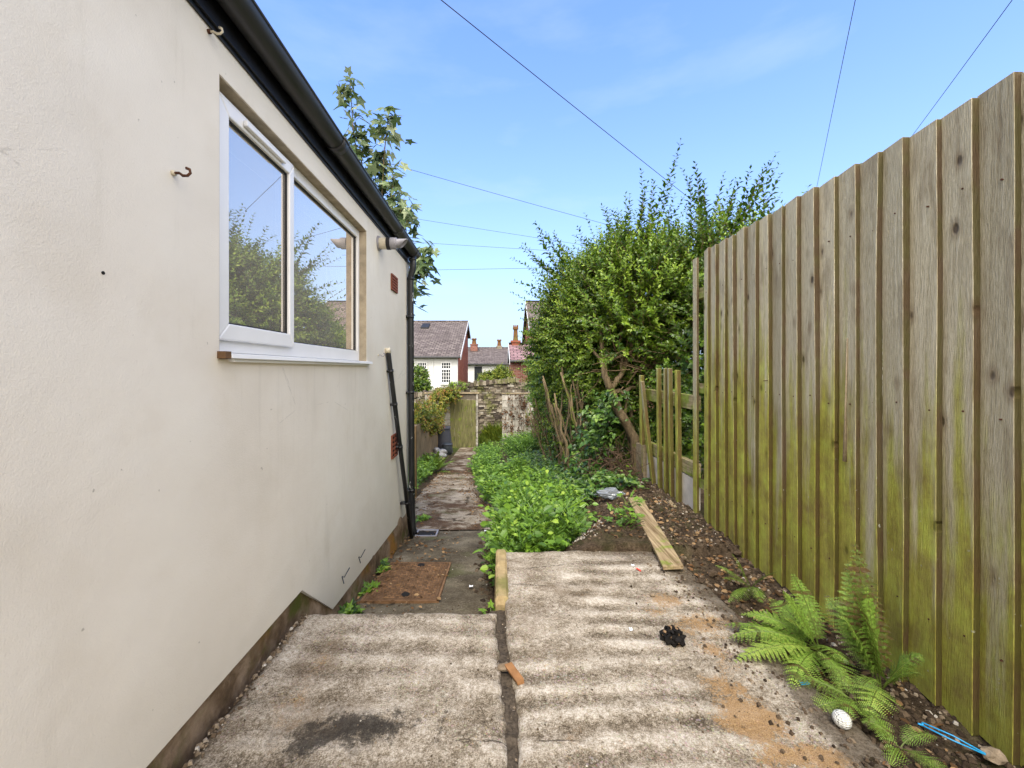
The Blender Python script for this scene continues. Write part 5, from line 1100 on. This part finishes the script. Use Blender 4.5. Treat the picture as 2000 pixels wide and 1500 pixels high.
# burnt lump
bl = MB(); p = (.775, 1.80, .028); bl.blob(p, (.040, .040, .034), 3, .45, 2.2, .25, 11); n = 60; k = rng.normal(0, 1, (n, 3)); bl.leaves(TET, np.array(p)+unit(k)*.033, k, rng.normal(0, 1, (n, 3)), rng.uniform(.008, .025, n), rng.choice([0, .1, .2, 1.0], n))
tag(bl.build('burnt_wood', MAT['burnt']), 'charred black lump sitting on the ribbed slab', 'debris')
m_ = MB(); m_.blob((1.158, 1.372, .027), (.0265,)*3, 4, 0, 1, .5); ob = tag(m_.build('golf_ball', MAT['golf'], smooth=True), 'dimpled white golf ball resting at the slab edge by the small ferns', 'ball')
nt = MAT['golf'].node_tree; tcn = nt.nodes.new('ShaderNodeTexVoronoi'); tcn.inputs['Scale'].default_value = 150; tcn.inputs['Randomness'].default_value = .3; gn = nt.nodes.new('ShaderNodeNewGeometry'); nt.links.new(gn.outputs['Position'], tcn.inputs['Vector']); bp = nt.nodes.new('ShaderNodeBump'); bp.inputs['Distance'].default_value = .006; bp.inputs['Strength'].default_value = 1; nt.links.new(tcn.outputs[0], bp.inputs['Height']); nt.links.new(bp.outputs[0], nt.nodes['Principled BSDF'].inputs['Normal'])
m_ = MB(); a = Vector((1.40, 1.345, .035)); b = Vector((1.50, 1.255, .02)); sd_ = Vector((.006, .005, 0))
m_.tube([a-sd_, a.lerp(b, .5)-sd_*1.3, b-sd_*.3], .0022, 6); m_.tube([a+sd_, a.lerp(b, .5)+sd_*1.3+Vector((0, 0, .003)), b+sd_*.3], .0022, 6); m_.tube([a-sd_, a+sd_], .003, 6); m_.tube([a-sd_, a-sd_+Vector((-.01, .004, .002))], .003, 6)
tag(m_.build('plastic_tie', MAT['blue'], smooth=True), 'long bright blue plastic tie on the soil at the fence foot', 'litter')
def scrap(px, py, sx, sy, mat, label, z=.006, name='litter_scrap', zfun=None, a=0, Y=None):
    Y = Y or 1.19*F/(py-VY); p = at(px, py, Y); m_ = MB(); z0 = (zfun(p.y) if zfun else 0)+z; ca, sa = math.cos(a), math.sin(a); V = []
    for (u, v, w) in ((-1, -1, 0), (1, -.8, .15), (1, 1, .4), (.1, .7, .1), (-.9, 1, .5)):
        V.append((p.x+sx*u*ca-sy*v*sa, p.y+sx*u*sa+sy*v*ca, z0+w*.010))
    m_.prism([(q[0], q[1]) for q in V], 'z', z0, z0+.0015); m_.V[-1][5:, 2] += np.array([q[2]-z0 for q in V]); m_.V[-1][:5, 2] += np.array([q[2]-z0 for q in V]); return tag(m_.build(name, MAT[mat]), label, 'litter')
scrap(1571, 1333, .018, .008, 'blue', 'small blue plastic scrap at the slab edge below the widest fern')
scrap(1247, 1112, .006, .020, 'red', 'thin red plastic sliver on the slab near the plank end', a=.5)
scrap(1236, 1103, .009, .008, 'paper', 'tiny white scrap touching the red sliver on the slab')
scrap(920, 1152, .014, .010, 'paper', 'white paper scrap on the lower path right of the manhole cover', z=.036, zfun=lambda y: lerp_tab(PATH, y), Y=2.95)
scrap(948, 1042, .012, .012, 'paper', 'white paper scrap on the lower path near the weeds', z=.036, zfun=lambda y: lerp_tab(PATH, y), Y=4.5)
scrap(1232, 1228, .007, .010, 'paper', 'small white chip on the slab left of the charred lump')
scrap(1290, 948, .02, .02, 'red', 'small red scrap on the rubble under the broken fence slats', z=.02, Y=4.05)
# bins and bag
cb = thing('compost_bin', (at(865, 800, 13.2).x, 13.2, -1.48), 'tall grey tapered plastic compost bin left of the wooden door', 'bin')
bx_ = cb.location.x
m_ = MB(); m_.tube([(bx_, 13.2, -1.50), (bx_, 13.2, -1.46), (bx_, 13.2, -.74), (bx_, 13.2, -.70)], [.33, .325, .235, .235], 28); o = m_.build('body', MAT['bin'], cb, smooth=True); o.modifiers.new('es', 'EDGE_SPLIT').split_angle = R(40)
m_ = MB(); m_.tube([(bx_, 13.2, -.70), (bx_, 13.2, -.66)], [.26, .25], 28); m_.tube([(bx_, 13.2, -1.2), (bx_, 13.2, -1.19)], [.305, .305], 28); o = m_.build('rim', MAT['bin'], cb, smooth=True); o.modifiers.new('es', 'EDGE_SPLIT').split_angle = R(40)
m_ = MB(); xx_, yy_ = at(872, 870, 12.5).x, 12.6; t = thing('small_bin', (xx_, yy_, -1.46), 'small dark plastic tub standing before the compost bin', 'bin')
m_.tube([(xx_, yy_, -1.47), (xx_, yy_, -1.12), (xx_, yy_, -1.08)], [.15, .165, .12], 16); m_.build('body', MAT['bin2'], t, smooth=True); m_ = MB(); m_.tube([(xx_, yy_, -1.12), (xx_, yy_, -1.10)], [.18, .175], 16); m_.build('rim', MAT['bin'], t, smooth=True)
m_ = MB(); p = at(860, 882, 12.0); m_.blob((p.x, 12.0, -1.27), (.20, .16, .13), 3, .3, 1.8, .5, 3); m_.blob((p.x-.10, 11.96, -1.14), (.09, .07, .055), 3, .25, 2.5, .5, 5); tag(m_.build('plastic_bag', MAT['bag'], smooth=True), 'crumpled silver plastic sack beside the compost bin', 'bag')
m_ = MB(); m_.box((-1.85, 11.6, -1.4), (-1.45, 11.7, -1.33), rot=[[.9, -.43, 0], [.43, .9, 0], [0, 0, 1]]); tag(m_.build('timber_offcut', MAT['plank']), 'short pale timber offcut lying beside the silver sack', 'offcut')
m_ = MB(); m_.blob((at(998, 873, 12.6).x, 12.6, -1.13), (.07, .07, .06), 2, .2, 2, .5, 2); tag(m_.build('brick_lump', MAT['terracotta']), 'reddish lump at the foot of the right block wall', 'stone')

# ---------------------------------------------------------------- overhead wires
def wire(a, b, sag, r, label, ext=None):
    m_ = MB(); A = Vector(a); B = Vector(b); n = 24; d = B-A; A2 = A-d*(ext[0] if ext else 0); B2 = B+d*(ext[1] if ext else 0)
    P = [A2.lerp(B2, i/n)-Vector((0, 0, sag*4*(i/n)*(1-i/n))) for i in range(n+1)]; m_.tube(P, r, 5)
    tag(m_.build('overhead_wire', MAT['wire']), label, 'wire', 'overhead telephone wires')
wire(at(865, 0, 9), at(1270, 325, 16), .04, .011, 'thickest overhead wire, descending from top centre to the bush tip', (.5, .6))
wire(at(790, 325, 22), at(1135, 422, 26), .1, .012, 'overhead wire crossing from the maple down to the bush, below the thickest one', (.6, .8))
wire(at(820, 428, 30), at(1010, 458, 32), .02, .012, 'faint overhead wire, third from the top beside the maple', (1, 1))
wire(at(845, 475, 34), at(1040, 487, 35), .02, .013, 'faint overhead wire, fourth from the top, just above the downpipe head', (1, 1))
wire(at(840, 527, 36), at(1060, 523, 36), .02, .016, 'level overhead wire, lowest across the pale sky', (1, 1))
wire(at(1670, 0, 7), at(1595, 365, 14), .03, .006, 'steep overhead wire meeting the fence top near its middle', (.5, .8))
wire(at(1975, 0, 6), at(1775, 272, 11), .03, .006, 'slanting overhead wire in the top right corner above the fence', (.5, .8))
